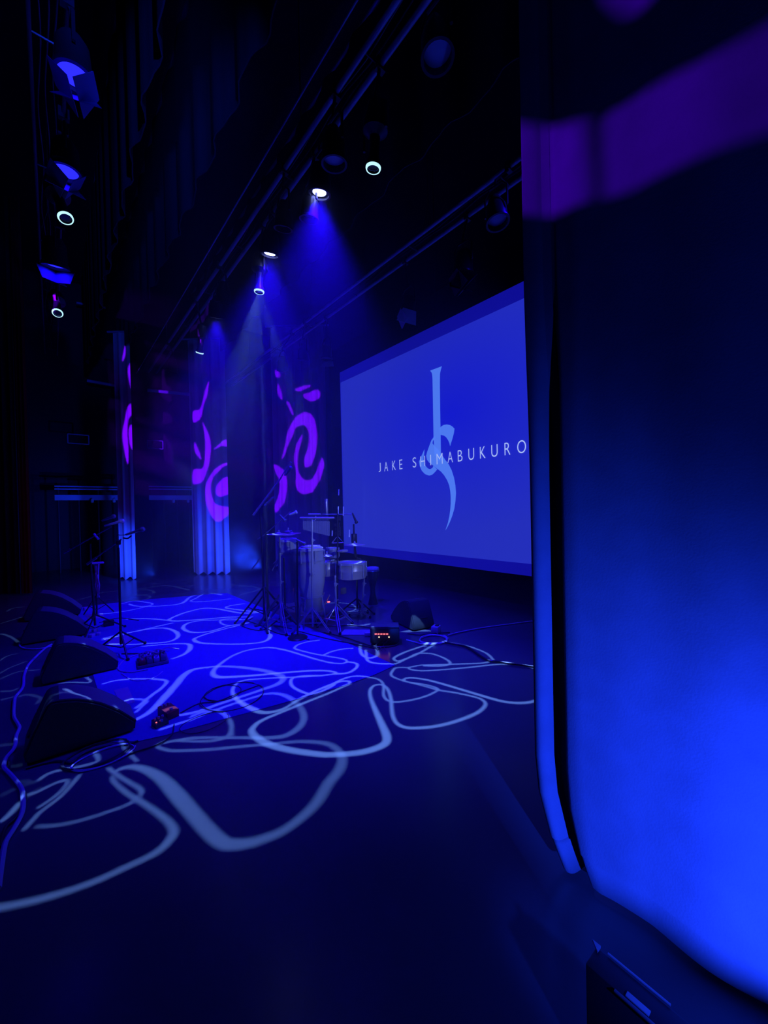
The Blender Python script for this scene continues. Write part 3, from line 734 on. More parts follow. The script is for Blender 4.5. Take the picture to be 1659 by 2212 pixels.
def parcan(px, h, target, label, group, size=1.0, lens='lens_dark', tz=HT):
    p = at_z(px[0], px[1], h); t = thing('par_can_lamp', p, label, 'stage lamp', group)
    d = (Vector(target)-p).normalized(); fr = frame(d); s = size
    MB().lathe([(0.0,-0.30*s),(0.05*s,-0.3*s),(0.075*s,-0.24*s),(0.11*s,-0.16*s),(0.115*s,0.0),(0.125*s,0.005),(0.125*s,0.02),(0.105*s,0.02),(0.103*s,-0.04*s),(0.0,-0.045*s)], p, 28, fr).build('can', 'black', t)
    MB().lathe([(0.0,-0.02*s),(0.06*s,-0.025*s),(0.102*s,-0.038*s),(0.0,-0.04*s)], p, 24, fr).build('lens', lens, t)
    y = MB(); hang(y, p-d*0.12*s, tz); y.build('yoke', 'black', t)
    return t
CG = 'lamps on the centre truss'
parcan((945,120), 4.5, (1.8,1.2,0), 'unlit round lamp alone near the top of the picture', CG, 0.9, 'gel')
parcan((722,350), 4.5, (2.2,3.2,0), 'unlit round lamp between the ringed spot and the brightest blue lamp', CG, 0.9, 'gel')
parcan((1075,478), 4.4, (3.2,1.5,0), 'pale round unlit lamp beside the near drape', RG, 0.95, 'gel')
parcan((612,491), 4.5, (2.2,5,0), 'small unlit lamp between the two highest blue lamps', CG, 0.8)
parcan((668,470), 4.45, (2.2,4.5,0), 'unlit can with violet tint just under the brightest blue lamp', CG, 0.8)
parcan((482,652), 4.6, (2.2,7.5,0), 'dark lamp just above the blue lamp nearest the far drapes', CG, 0.9)
parcan((372,803), 4.5, (1.8,10,0), 'small dark lamp with glinting clamp between the two far drapes', CG, 0.9)
parcan((610,800), 4.3, (4.2,9,0), 'small dark lamp in front of the top of the largest violet swirl', RG, 0.9)
parcan((655,775), 4.4, (4.2,8,0), 'dark lamp under the screen truss above the largest violet swirl', RG, 0.9)

# blue uplight on the far legs
mid = lambda a, b: (a+b)/2
q = at_d(330, 1222, depth(l1b)-1.0)
spot('far_leg_lamp', (q.x, q.y, 0.25), (mid(l1a,l1b).x+0.06, mid(l1a,l1b).y, 0.55), 400, AZURE, 60, 1.0, 0.05)
q = at_d(566, 1222, depth(l2b)-0.8)
spot('far_leg_lamp', (q.x, q.y, 0.25), (mid(l2a,l2b).x+0.1, mid(l2a,l2b).y, 0.8), 430, AZURE, 75, 1.0, 0.05)
spot('red_fill_light', (-2.2, 5.0, 4.5), (-0.4, 8.2, 1.5), 16, (1,0.05,0.12), 50, 1.0, 0.1)  # dim red light added for the house curtain strip

# ------------------------------------------------------------------ floor monitors
g0 = at_z(56, 1658); YN = g0.y
prof_px = [(56,1658),(50,1634),(70,1588),(99.5,1528),(110,1519),(127,1515),(148,1513),(169,1512.5),(195,1515),(219,1520.5),(258,1536),(294,1558),(292,1578),(282,1600)]
prof = []
for x, y_ in prof_px:
    p = at_Y(x, y_, YN); prof.append((p.x-g0.x, max(0.0, p.z)))
zmin = prof[0][1]
prof[-1] = (prof[-1][0], 0.012); prof[0] = (0.0, 0.012)
prof = [(a, b) for a, b in prof]
WD = 0.31
def wedge(loc, rot, label, s=1.0, flip=False, group='wedge monitors along the front of the stage'):
    t = thing('floor_monitor', loc, label, 'floor monitor', group); t.rotation_euler = (0, 0, rot)
    def b(mb, name, m, **k):
        o = mb.build(name, m, None, **k); o.parent = t; return o
    P = [Vector((a*s, 0, c*s)) for a, c in prof]
    cabinet = MB().prism(P, (0, WD*s, 0)).build('cabinet', 'cabinet', None, ang=30)
    bm = bmesh.new(); bm.from_mesh(cabinet.data)
    bmesh.ops.bevel(bm, geom=[e for e in bm.edges if e.calc_face_angle(0) > 0.9], offset=0.012, segments=2, affect='EDGES'); bm.to_mesh(cabinet.data); bm.free()
    cabinet.data.shade_smooth(); cabinet.data.set_sharp_from_angle(angle=0.7); cabinet.parent = t
    # grille over the curved upper face
    up = [P[i] for i in range(5, 12)]; gp = []
    for i, p in enumerate(up):
        tt = up[min(i+1, len(up)-1)]-up[max(i-1, 0)]; n = Vector((-tt.z, 0, tt.x)).normalized(); gp.append(p+n*0.004)
    back = [p - Vector((0,0,0.012)) for p in gp]
    ring = gp+back[::-1]
    b(MB().prism([p+Vector((0,0.02*s,0)) for p in ring], (0, (WD-0.04)*s, 0)), 'grille', 'grille')
    # recessed side handle and connector plate
    mid_ = Vector((P[3].x*0.7, 0, P[3].z*0.6))
    b(MB().tube([(0.03*s, WD*s*0.3, 0.12*s), (0.012*s, WD*s*0.3, 0.14*s), (0.025*s, WD*s*0.7, 0.14*s), (0.045*s, WD*s*0.7, 0.12*s)], 0.008, 6), 'handle', 'black')
    for fx in (0.08, 0.42):
        for fy in (0.04, WD-0.04):
            b(MB().lathe([(0.015,0),(0.012,0.014)], (fx*s, fy*s, 0), 10), 'rubber_foot', 'rubber')
    return t
def ground_xy(x, y_): p = at_z(x, y_); return Vector((p.x, p.y, 0))
wedge(ground_xy(56,1658), 0.0, 'large dark floor monitor nearest the camera, with cables coiled at its foot')
wedge(ground_xy(89,1484), -0.03, 'dark floor monitor directly behind the nearest one, a violet-lit line on its top')
wedge(ground_xy(46,1396), -0.08, 'third floor monitor of the row, its back edge catching grey light', 1.08)
wedge(ground_xy(52,1345), -0.10, 'farthest floor monitor of the row, beside the distant microphone stand', 1.12)
p = ground_xy(938,1356)
wedge(p, math.radians(78), 'single floor monitor standing apart on the right below the projection screen', 1.0, group='monitors upstage')

# ------------------------------------------------------------------ stands and percussion helpers
def tripod(mb, g, h0, spread, r=0.011, n=3, ang0=0.3, brace=True, foot=None):
    g = Vector(g)
    for k in range(n):
        a = ang0+2*PI*k/n; e = g+Vector((math.cos(a)*spread, math.sin(a)*spread, 0.012)); top = g+Vector((0,0,h0))
        mb.tube([top, e], r, 6)
        if brace:
            m_ = top.lerp(e, 0.55); mb.tube([g+Vector((0,0,h0*0.28)), m_], r*0.6, 5)
        if foot: foot.lathe([(0.014,0),(0.016,0.02),(0.010,0.03)], e-Vector((0,0,0.012)), 8)
def mic_shape(a, b, t, m='grey', nm='microphone'):
    """a hand microphone: tapering handle a->b with a round head at b"""
    a = Vector(a); b = Vector(b); d = (b-a).normalized(); L = (b-a).length
    MB().lathe([(0.011,0),(0.016,L*0.6),(0.018,L*0.78),(0.026,L*0.82),(0.027,L*0.9),(0.02,L*0.98),(0,L)], a, 14, frame(d)).build(nm, m, t)

# --- two vocal mic stands at left
g = at_z(262,1412); t = thing('microphone_stand', g, 'black boom microphone stand standing beside the effects pedals', 'microphone stand', 'vocal microphone stands')
top = D(256,1183,g)
MB().tube([g+Vector((0,0,0.1)), (g.x+(top.x-g.x)*0.5, g.y+(top.y-g.y)*0.5, top.z*0.5), top], [0.013,0.012,0.010], 8).build('pole', 'black', t)
lm = MB(); ft = MB(); tripod(lm, g, 0.24, 0.30, 0.010, 3, 0.6, True, ft); lm.build('leg', 'black', t); ft.build('rubber_foot', 'rubber', t)
MB().tube([D(188,1219,g), D(262,1165,g)], 0.007, 8).build('boom_arm', 'grey', t)
MB().tube([D(188,1219,g), D(208,1205,g)], 0.013, 8).build('counterweight', 'grey', t)
MB().box(D(256,1172,g), (0.04,0.04,0.05), None, 0.008).build('clutch', 'black', t)
MB().tube(smooth([D(252,1165,g), D(253,1156,g), D(262,1156,g), D(274,1155,g)], 4), 0.004, 6).build('microphone_lead', 'cable', t)
m1 = thing('microphone', D(290,1150,g), 'slim microphone clipped to the boom in front of the narrow glowing drape', 'microphone', 'vocal microphones')
mic_shape(D(272,1155,g), D(312,1142,g), m1)
MB().tube(smooth([D(266,1162,g), D(276,1163,g), D(284,1157,g)], 4), 0.008, 6).build('clip', 'black', m1)

g = at_z(206,1368); t = thing('microphone_stand', g, 'farther boom microphone stand leaning left of the glowing drape', 'microphone stand', 'vocal microphone stands')
top = D(195,1175,g)
MB().tube([g+Vector((0,0,0.1)), D(197,1230,g), top], [0.013,0.012,0.009], 8).build('pole', 'black', t)
lm = MB(); ft = MB(); tripod(lm, g, 0.24, 0.32, 0.010, 3, 0.1, True, ft); lm.build('leg', 'black', t); ft.build('rubber_foot', 'rubber', t)
MB().tube([D(138,1195,g), D(195,1163,g), D(240,1138,g)], 0.007, 8).build('boom_arm', 'grey', t)
MB().tube([D(138,1195,g), D(152,1187,g)], 0.012, 8).build('counterweight', 'grey', t)
MB().tube([D(203,1153,g), D(213,1165,g)], 0.014, 8).build('clutch', 'white', t)
m2 = thing('microphone', D(245,1130,g), 'violet-lit microphone, lower of the two pointing at the drape', 'microphone', 'vocal microphones')
mic_shape(D(226,1136,g), D(268,1124,g), m2, 'white')
m3 = thing('microphone', D(230,1120,g), 'small violet-lit microphone above the other two', 'microphone', 'vocal microphones')
mic_shape(D(220,1125,g), D(249,1114,g), m3, 'grey')

# towel draped stand
g = at_z(209,1330); t = thing('draped_stool', g, 'tall narrow stand with a patterned cloth hanging from its small top', 'stand')
MB().box(D(209,1216,g), (0.17,0.12,0.02), None, 0.005).build('top', 'white', t)
MB().tube([g+Vector((0,0,0.02)), D(209,1218,g)-Vector((0,0,0.01))], 0.012, 8).build('pole', 'black', t)
lm = MB(); tripod(lm, g, 0.3, 0.22, 0.009, 3, 0.2); lm.build('leg', 'black', t)
cl = MB(); rows = 16; a = D(203,1218,g); bq = D(214,1218,g); zb_ = D(209,1290,g).z
for i in range(rows+1):
    s = i/rows; z = a.z+(zb_-a.z)*s; w0 = 1.2-0.45*abs(math.sin(s*5))-0.3*s
    for k in range(7):
        u = (k/6-0.5)*w0+0.12*s; q = a.lerp(bq, 0.5+u); off = ray(209,1216).normalized()*(0.015*math.sin(k*2+s*7)-0.03)
        cl.v.append(Vector((q.x+off.x, q.y+off.y, z)))
for i in range(rows):
    for k in range(6): cl.f.append((i*7+k, i*7+k+1, (i+1)*7+k+1, (i+1)*7+k))
o = cl.build('cloth', 'cloth', t); o.modifiers.new('th', 'SOLIDIFY').thickness = 0.006

# --- percussion
gC1 = at_z(622,1338); gC2 = at_z(668,1352)
def conga(g, xl, xr, ytop, ybase, label, towel=False):
    t = thing('conga_drum', g, label, 'conga drum', 'conga drums')
    r = (xr-xl)/2*depth(g)/FPX; c = D((xl+xr)/2, ytop, g); H = c.z; c0 = Vector((c.x, c.y, 0))
    zb0 = D((xl+xr)/2, ybase, g).z; L = H-zb0
    prof_ = [(r*0.72, 0), (r*0.74, L*0.03), (r*0.80, L*0.2), (r*1.02, L*0.45), (r*1.06, L*0.62), (r*1.0, L*0.85), (r*0.93, L*0.985)]
    inner = [(a-0.006, b) for a, b in prof_][::-1]
    MB().lathe(prof_+inner+[prof_[0]], (c0.x, c0.y, zb0), 40).build('shell', 'acrylic', t)
    MB().lathe([(0,L+0.004),(r*0.85,L+0.004),(r*0.96,L*0.99),(r*0.97,L*0.95),(r*0.93,L*0.95),(r*0.93,L*0.98),(0,L-0.001)], (c0.x, c0.y, zb0), 36).build('drum_head', 'skin', t)
    rim = MB(); rim.lathe([(r*0.97,L*0.94),(r*1.02,L*0.94),(r*1.02,L*0.955),(r*0.97,L*0.955),(r*0.97,L*0.94)], (c0.x, c0.y, zb0), 36)
    rim.lathe([(r*1.0,L*0.78),(r*1.05,L*0.78),(r*1.05,L*0.80),(r*1.0,L*0.80),(r*1.0,L*0.78)], (c0.x, c0.y, zb0), 36)
    rim.build('rim', 'chrome', t)
    for k in range(6):
        a = k*PI/3+0.3; dx, dy = math.cos(a)*r*1.07, math.sin(a)*r*1.07
        MB().tube([(c0.x+dx, c0.y+dy, zb0+L*0.96), (c0.x+dx, c0.y+dy, zb0+L*0.76)], 0.006, 6).build('tuning_lug', 'chrome', t)
    st = MB(); st.lathe([(r*0.86,0.0),(r*0.92,0.0),(r*0.92,0.02),(r*0.86,0.02),(r*0.86,0)], (c0.x, c0.y, zb0+L*0.22), 30)
    for k in range(4):
        a = k*PI/2+0.5; st.tube([(c0.x+math.cos(a)*r*0.9, c0.y+math.sin(a)*r*0.9, zb0+L*0.23), (c0.x+math.cos(a)*r*1.25, c0.y+math.sin(a)*r*1.25, 0.01)], 0.010, 6)
    st.tube([(c0.x-r, c0.y, 0.16), (c0.x+r, c0.y, 0.16)], 0.008, 6); st.tube([(c0.x, c0.y-r, 0.16), (c0.x, c0.y+r, 0.16)], 0.008, 6)
    st.build('stand', 'chrome', t)
    if towel:
        MB().box((c0.x, c0.y, H+0.012), (r*1.3, r*1.0, 0.02), Matrix.Rotation(0.5,3,'Z'), 0.006).build('folded_cloth', 'cloth', t)
conga(gC1, 601, 642, 1163, 1300, 'clear-shelled tall conga on a chrome stand, left of the drum set')
conga(gC2, 643, 699, 1182, 1318, 'wide clear-shelled conga in the middle of the drum set, a cloth on its head', True)
gC3 = at_z(735,1322)
def shallow_drum(g, xl, xr, ytop, ybot, label, cat, nm, m='steel', group=None, lugs=8):
    t = thing(nm, D((xl+xr)/2, ybot, g), label, cat, group)
    r = (xr-xl)/2*depth(g)/FPX; c = D((xl+xr)/2, ytop, g); zb0 = D((xl+xr)/2, ybot, g).z; L = c.z-zb0
    MB().lathe([(r*0.94,0),(r*0.96,0.004),(r*0.96,L*0.45),(r*0.975,L*0.5),(r*0.96,L*0.55),(r*0.96,L-0.006),(r*0.93,L-0.006),(r*0.93,0.004),(r*0.94,0)], (c.x, c.y, zb0), 40).build('shell', m, t)
    MB().lathe([(0,L),(r*0.95,L),(r*0.95,L-0.01),(0,L-0.01)], (c.x, c.y, zb0), 36).build('drum_head', 'skin', t)
    MB().lathe([(r*0.97,L-0.02),(r*1.0,L-0.02),(r*1.0,L+0.008),(r*0.97,L+0.008),(r*0.97,L-0.02)], (c.x, c.y, zb0), 40).build('rim', 'chrome', t)
    for k in range(lugs):
        a = 2*PI*k/lugs+0.25
        MB().tube([(c.x+math.cos(a)*r*1.02, c.y+math.sin(a)*r*1.02, zb0+L+0.01), (c.x+math.cos(a)*r*1.02, c.y+math.sin(a)*r*1.02, zb0+L*0.08)], 0.0065, 6).build('tuning_lug', 'chrome', t)
    return t
gT = at_z(728,1340)
shallow_drum(gT, 726, 791, 1215, 1248, 'shallow metal timbale with chrome lugs, right one of the pair', 'timbale', 'timbale_drum', group='timbales')
gT2 = at_z(705,1334)
shallow_drum(gT2, 680, 730, 1213, 1242, 'shallow metal timbale, left one of the pair beside the conga', 'timbale', 'timbale_drum', group='timbales')
shallow_drum(gT2, 704, 732, 1184, 1205, 'small hand drum mounted above the timbales', 'hand drum', 'bongo_drum', 'grey', 'small hand drums', 6)
shallow_drum(at_z(690,1345), 664, 692, 1188, 1206, 'small hand drum in front of the middle conga', 'hand drum', 'bongo_drum', 'grey', 'small hand drums', 6)
# goblet drum
g = at_z(806,1305); t = thing('goblet_drum', g, 'dark goblet hand drum with a blue head right of the timbales', 'hand drum')
c = D(804,1226,g); r = 14.5*depth(g)/FPX; H = c.z
MB().lathe([(r*0.75,0),(r*0.7,0.02),(r*0.38,H*0.3),(r*0.36,H*0.45),(r*0.6,H*0.6),(r*0.95,H*0.8),(r*0.98,H*0.97),(r*0.9,H)], (c.x, c.y, 0), 30).build('shell', 'black', t)
MB().lathe([(0,H+0.004),(r*0.95,H+0.004),(r*1.0,H-0.005),(r*1.0,H-0.03),(r*0.96,H-0.03),(r*0.9,H-0.002),(0,H-0.002)], (c.x, c.y, 0), 30).build('drum_head', 'skin', t)
MB().lathe([(r*1.0,0),(r*1.06,0.0),(r*1.06,0.012),(r*1.0,0.012),(r*1.0,0)], (c.x, c.y, H-0.05), 30).build('rim', 'chrome', t)

# chrome double-braced stands
def chrome_stand(gx, gy, ytop, label, xtop=None, spread=0.26, h0=None, yh=1310, m='chrome', ang=0.3):
    g = at_z(gx, gy); t = thing('cymbal_stand', g, label, 'stand', 'chrome percussion stands'); xtop = xtop or gx
    top = D(xtop, ytop, g); h0 = D(gx, yh, g).z
    MB().tube([g+Vector((0,0,0.06)), g+Vector((0,0,h0+0.1)), top], [0.014,0.014,0.010], 10).build('pole', m, t)
    for k in range(3):
        a = ang+2*PI*k/3; e = g+Vector((math.cos(a)*spread, math.sin(a)*spread, 0.015)); lm = MB(); tp = g+Vector((0,0,h0))
        s_ = Vector((-math.sin(a), math.cos(a), 0))*0.012
        for sg in (-1, 1): lm.tube([tp+s_*sg, e+s_*sg], 0.006, 6); lm.tube([g+Vector((0,0,h0*0.35))+s_*sg, tp.lerp(e, 0.6)+s_*sg], 0.0045, 6)
        lm.build('leg', m, t)
        MB().lathe([(0.016,0),(0.018,0.02),(0.009,0.035)], e-Vector((0,0,0.015)), 8).build('rubber_foot', 'rubber', t)
    cl_ = MB()
    for yy in (0.5, 0.8):
        q = g.lerp(top, yy); cl_.lathe([(0.019,0),(0.019,0.04)], (q.x, q.y, q.z), 10); cl_.tube([q+Vector((0,0,0.02)), q+Vector((0.04,0,0.02))], 0.006, 5)
    cl_.build('collar', m, t)
    return g, top
chrome_stand(608,1362, 1160, 'chrome braced stand left of the tall conga', 604, yh=1300)
chrome_stand(676,1364, 1122, 'chrome braced stand with the long pole holding the bar chimes', 674, yh=1312, ang=0.9)
chrome_stand(727,1358, 1243, 'chrome braced stand under the two timbales', 724, yh=1309, ang=0.1)
chrome_stand(783,1330, 1248, 'thin chrome stand behind the right timbale', 787, spread=0.18, yh=1322, ang=0.5)

def cymbal(c, r, tilt, label, g):
    t = thing('cymbal', c, label, 'cymbal', 'cymbals'); fr = Matrix.Rotation(tilt[0], 3, 'X') @ Matrix.Rotation(tilt[1], 3, 'Y')
    MB().lathe([(0,0.018),(r*0.12,0.016),(r*0.2,0.004),(r*0.6,-0.004),(r,-0.014),(r,-0.016),(r*0.6,-0.006),(r*0.2,0.002),(0,0.014)], c, 36, fr).build('disc', 'bronze', t)
    MB().lathe([(0.006,0.0),(0.012,0.02),(0.012,0.034),(0.006,0.04)], c, 10, fr).build('wing_nut', 'chrome', t)
gK = at_z(608,1362)
cymbal(D(602,1152,gK), 0.145, (0.02,0.03), 'cymbal at the left of the drum set, over the tall conga', gK)
cymbal(D(630,1152,at_z(625,1350)), 0.12, (-0.06,-0.12), 'small tilted cymbal overlapping the left one', gK)
cymbal(D(766,1175,at_z(760,1330)), 0.15, (0.0,0.0), 'thin cymbal at the right of the drum set, in front of the screen', gK)
cymbal(D(622,1146,at_z(610,1340)), 0.06, (0.05,0.05), 'tiny splash cymbal behind the left cymbals', gK)
# stack of small cymbals by the conga
for i, (x, y_) in enumerate(((670,1196),(684,1201),(706,1198))):
    cymbal(D(x, y_, at_z(690,1350)), 0.07, (0.05*i,-0.04), ['small cymbal resting low beside the middle conga', 'small cymbal below the cloth-topped conga', 'small cymbal next to the small hand drum'][i], gK)

# bar chimes
gB = at_z(676,1364)
t = thing('bar_chimes', D(684,1122,gB), 'rack of hanging bar chimes on a long pole above the drums', 'bar chimes')
MB().tube([D(648,1119,gB), D(722,1119,gB)], 0.014, 10).build('bar', 'steel', t)
MB().tube([D(666,1111,gB), D(693,1111,gB)], 0.010, 10).build('upper_bar', 'steel', t)
for k in range(28):
    s = k/27; x = 655+56*s; ch = MB(); y1_ = 1144+14*s
    ch.tube([D(x,1126,gB), D(x,y1_,gB)], 0.0052, 6); ch.tube([D(x,1119,gB), D(x,1126,gB)], 0.0012, 4)
    ch.build('chime', 'chrome', t)
MB().tube(smooth([D(674,1126,gB), D(680,1124,gB), D(682,1115,gB)], 4), 0.008, 6).build('clamp', 'chrome', t)
# percussion tree: cowbells and blocks
gP = at_z(729,1345)
t = thing('percussion_rack', gP, 'upright post of cowbells and blocks between the chimes and the screen', 'percussion rack')
MB().tube([gP+Vector((0,0,0.02)), D(729,1100,gP)], 0.011, 8).build('post', 'black', t)
lm = MB(); tripod(lm, gP, 0.25, 0.22, 0.008, 3, 1.2); lm.build('leg', 'chrome', t)
for y_, x_ in ((1120,729),(1134,727),(1143,729),(1153,729)):
    c = D(x_, y_, gP); MB().prism([c+R0*v[0]+Vector((0,0,v[1])) for v in ((-0.035,-0.018),(0.035,-0.03),(0.035,0.03),(-0.035,0.018))], F*0.04).build('cowbell', 'black', t, sm=False)
w1 = D(729,1160,gP); MB().tube([D(717,1173,gP), D(729,1158,gP), D(742,1172,gP), D(717,1173,gP)], 0.006, 6).build('triangle', 'chrome', t)
MB().box(D(705,1093,gP), (0.03,0.03,0.19), None, 0.004).build('upright_block', 'steel', t)
for x_, y0_, y1_ in ((732,1057,1070),(731,1094,1110),(742,1094,1114),(718,1146,1158),(755,1144,1160)):
    MB().tube([D(x_, y0_, gP), D(x_-0.5, y1_, gP)], 0.008, 6).build('stick', 'white', t)
MB().box(D(740,1190,gP), (0.12,0.09,0.03), Matrix.Rotation(0.3,3,'Z'), 0.008).build('tray', 'steel', t)
# overhead boom mic at right
gM = at_z(772,1322)
t = thing('microphone_stand', gM, 'black boom stand with a drooping microphone silhouetted on the screen', 'microphone stand', 'percussion microphone stands')
MB().tube([gM+Vector((0,0,0.05)), D(770,1205,gM), D(765,1170,gM), D(764,1132,gM)], 0.013, 8).build('pole', 'black', t)
lm = MB(); ft = MB(); tripod(lm, gM, 0.2, 0.3, 0.011, 3, 0.8, True, ft); lm.build('leg', 'black', t); ft.build('rubber_foot', 'rubber', t)
MB().tube([D(696,1111,gM), D(763,1111,gM)], 0.008, 8).build('boom_arm', 'grey', t)
MB().box(D(765,1163,gM), (0.07,0.07,0.14), None, 0.015).build('clutch', 'black', t)
mm = thing('microphone', D(766,1120,gM), 'fat dark microphone hanging on the boom end against the screen', 'microphone', 'percussion microphones')
mic_shape(D(761,1108,gM), D(771,1131,gM), mm, 'black')
MB().tube(smooth([D(766,1173,gM), D(766,1195,gM), D(770,1205,gM), D(780,1208,gM)], 4), 0.012, 8).build('hanging_cable', 'cable', t)
# tall boom stand at left of the drums
gL = at_z(572,1350)
t = thing('microphone_stand', gL, 'tall boom stand with its long arm slanting up in front of the violet swirl', 'microphone stand', 'percussion microphone stands')
MB().tube([gL+Vector((0,0,0.05)), D(567,1200,gL), D(562,1104,gL)], [0.017,0.014,0.009], 8).build('pole', 'black', t)
lm = MB(); ft = MB(); tripod(lm, gL, 0.5, 0.42, 0.012, 3, 0.2, True, ft); lm.build('leg', 'black', t); ft.build('rubber_foot', 'rubber', t)
MB().tube([D(547,1113,gL), D(605,1035,gL), D(622,1006,gL)], [0.014,0.010,0.008], 8).build('boom_arm', 'chrome', t)
mm = thing('microphone', D(624,1010,gL), 'slender microphone at the tip of the long slanted boom', 'microphone', 'percussion microphones')
MB().tube(smooth([D(614,1028,gL), D(622,1004,gL), D(628,998,gL), D(630,1006,gL), D(616,1026,gL)], 4), 0.006, 6).build('clip', 'grey', mm)
mic_shape(D(616,1027,gL), D(630,1008,gL), mm, 'grey')
mm = thing('microphone', D(580,1085,gL), 'bunched spare clips hanging under the long slanted boom', 'clip', 'percussion microphones')
for k in range(4): MB().lathe([(0.0,0),(0.012,0.01),(0.014,0.03),(0.006,0.05)], D(570+5*k,1093-5*k,gL), 10, frame(R0*1+Vector((0,0,0.6)))).build('clip', 'grey', mm)
# second black stand just right of it
g2 = at_z(579,1340)
t = thing('microphone_stand', g2, 'second dark stand close behind the tall boom stand', 'microphone stand', 'percussion microphone stands')
MB().tube([g2+Vector((0,0,0.05)), D(575,1150,g2)], 0.016, 8).build('pole', 'black', t)
lm = MB(); tripod(lm, g2, 0.42, 0.36, 0.012, 3, 1.1); lm.build('leg', 'black', t)
MB().tube([D(556,1165,g2), D(575,1152,g2), D(628,1105,g2)], 0.007, 8).build('boom_arm', 'grey', t)
mm = thing('microphone', D(640,1107,g2), 'round-headed microphone over the tall conga', 'microphone', 'percussion microphones')
mic_shape(D(625,1112,g2), D(642,1105,g2), mm, 'white')
mm = thing('microphone', D(616,1124,g2), 'ball-headed microphone just above the left cymbals', 'microphone', 'percussion microphones')
mic_shape(D(604,1112,g2), D(617,1126,g2), mm, 'grey')
for (a_, b_, c_, d_, lab) in ((543,1232,563,1205,'a'),(588,1232,624,1176,'b'),(591,1218,606,1204,'c')):
    MB().tube([D(a_,b_,g2), D(c_,d_,g2)], 0.010, 8).build('clamp_arm', 'grey', t)
# straight boom toward the drums with double tubes
g3 = at_z(590,1352)
t = thing('microphone_stand', g3, 'low slanted chrome arm stand leaning over the floor by the drums', 'stand', 'percussion microphone stands')
MB().tube([D(552,1360,g3)*1.0, D(604,1285,g3)], 0.016, 8).build('pole', 'grey', t)
MB().tube([D(572,1350,g3), D(612,1300,g3)], 0.012, 8).build('brace', 'grey', t)
MB().box(D(556,1358,g3)+Vector((0,0,0.02)), (0.08,0.08,0.04), None, 0.01).build('foot', 'rubber', t)
# round base stand
g4 = at_z(643,1379)
t = thing('microphone_stand', g4, 'straight microphone stand on a heavy round base in front of the congas', 'microphone stand', 'percussion microphone stands')
MB().lathe([(0.0,0.045),(0.02,0.045),(0.03,0.03),(0.105,0.022),(0.115,0.012),(0.115,0.0),(0,0)], g4, 36).build('round_base', 'black', t)
MB().tube([g4+Vector((0,0,0.03)), D(642,1170,g4)], 0.011, 8).build('pole', 'black', t)
mm = thing('microphone', D(655,1172,g4), 'short microphone pointing at the head of the middle conga', 'microphone', 'percussion microphones')
mic_shape(D(640,1166,g4), D(660,1176,g4), mm, 'grey')
# thin dark stand in front of the tall conga
g5 = at_z(617,1352)
t = thing('microphone_stand', g5, 'thin black stand rising in front of the tall conga', 'microphone stand', 'percussion microphone stands')
MB().tube([g5+Vector((0,0,0.03)), D(613,1205,g5)], 0.011, 8).build('pole', 'black', t)
lm = MB(); tripod(lm, g5, 0.15, 0.24, 0.009, 3, 0.9); lm.build('leg', 'black', t)
# foot pedal / low bracket gear
g6 = at_z(690,1340)
t = thing('kick_pedal', g6, 'small foot pedal with angled shaft among the conga stands', 'pedal')
MB().box(g6+Vector((0,0,0.02)), (0.10,0.26,0.02), Matrix.Rotation(0.5,3,'Z'), 0.004).build('footboard', 'grey', t)
MB().tube([g6+Vector((0.03,0.08,0.02)), D(712,1285,g6)], 0.009, 6).build('shaft', 'chrome', t)
MB().tube([g6+Vector((-0.03,0.08,0.02)), D(700,1280,g6)], 0.009, 6).build('shaft', 'chrome', t)
MB().box(D(742,1276,gT)+Vector((0,0,0)), (0.08,0.05,0.08), Matrix.Rotation(0.5,3,'Z'), 0.006).build('beater', 'grey', t)
MB().box(D(710,1300,g6), (0.03,0.02,0.015)).build('indicator', 'led_red', t, sm=False)

# --- effects unit table at right of drums
gR = at_z(830,1388)
t = thing('effects_rack', gR, 'low black effects unit with glowing red lights on the floor right of the drums', 'effects unit')
zt_ = D(830,1352,gR).z
a = D(800,1352,gR); b_ = D(862,1352,gR); ln = (b_-a).length; ctr = mid(a, b_)
rot = Matrix((R0, Vector((F.x, F.y, 0)).normalized(), Vector((0,0,1)))).transposed()
MB().box((ctr.x, ctr.y, (0.03+zt_)/2), (ln, 0.2, zt_-0.03), rot, 0.006).build('case', 'black', t)
MB().box((ctr.x, ctr.y, zt_+0.008), (ln*0.98, 0.16, 0.014), rot, 0.004).build('lid', 'grey', t)
for k in range(5):
    q = D(812+6*k,1363,gR) - Vector((F.x,F.y,0)).normalized()*0.107; MB().box(q, (0.022,0.006,0.010), rot).build('indicator_light', 'led_red', t, sm=False)
for x_ in (819,840):
    q = D(x_,1369.5,gR) - Vector((F.x,F.y,0)).normalized()*0.107; MB().lathe([(0,-0.009),(0.009,0),(0,0.009)], q, 10).build('indicator_light', 'led_warm', t)
for k in range(3):
    q = D(822+8*k,1376,gR) - Vector((F.x,F.y,0)).normalized()*0.11; MB().tube(smooth([q, q+Vector((0.0,0,-0.02))-R0*0.02, q-R0*0.05-Vector((0,0,0.05)), Vector((q.x,q.y,0.008))-F*0.15-R0*0.03], 4), 0.004, 5).build('plug_lead', 'cable', t)
p4 = [at_z(*q) for q in ((733,1372),(745,1360),(800,1361),(797,1372))]
single('setlist_sheet', MB().prism([Vector((q.x,q.y,0.003)) for q in p4], (0,0,0.002)), 'paper', 'flat pale sheet on the floor beside the right braced stand', 'sheet of paper', 'sheets of paper on the stage', sm=False)
g = at_z(796,1374); t = thing('power_adapter', g, 'small box with a bright pale top at the end of the flat sheet', 'adapter')
MB().box(g+Vector((0,0,0.025)), (0.09,0.07,0.05), rot, 0.012).build('body', 'white', t)
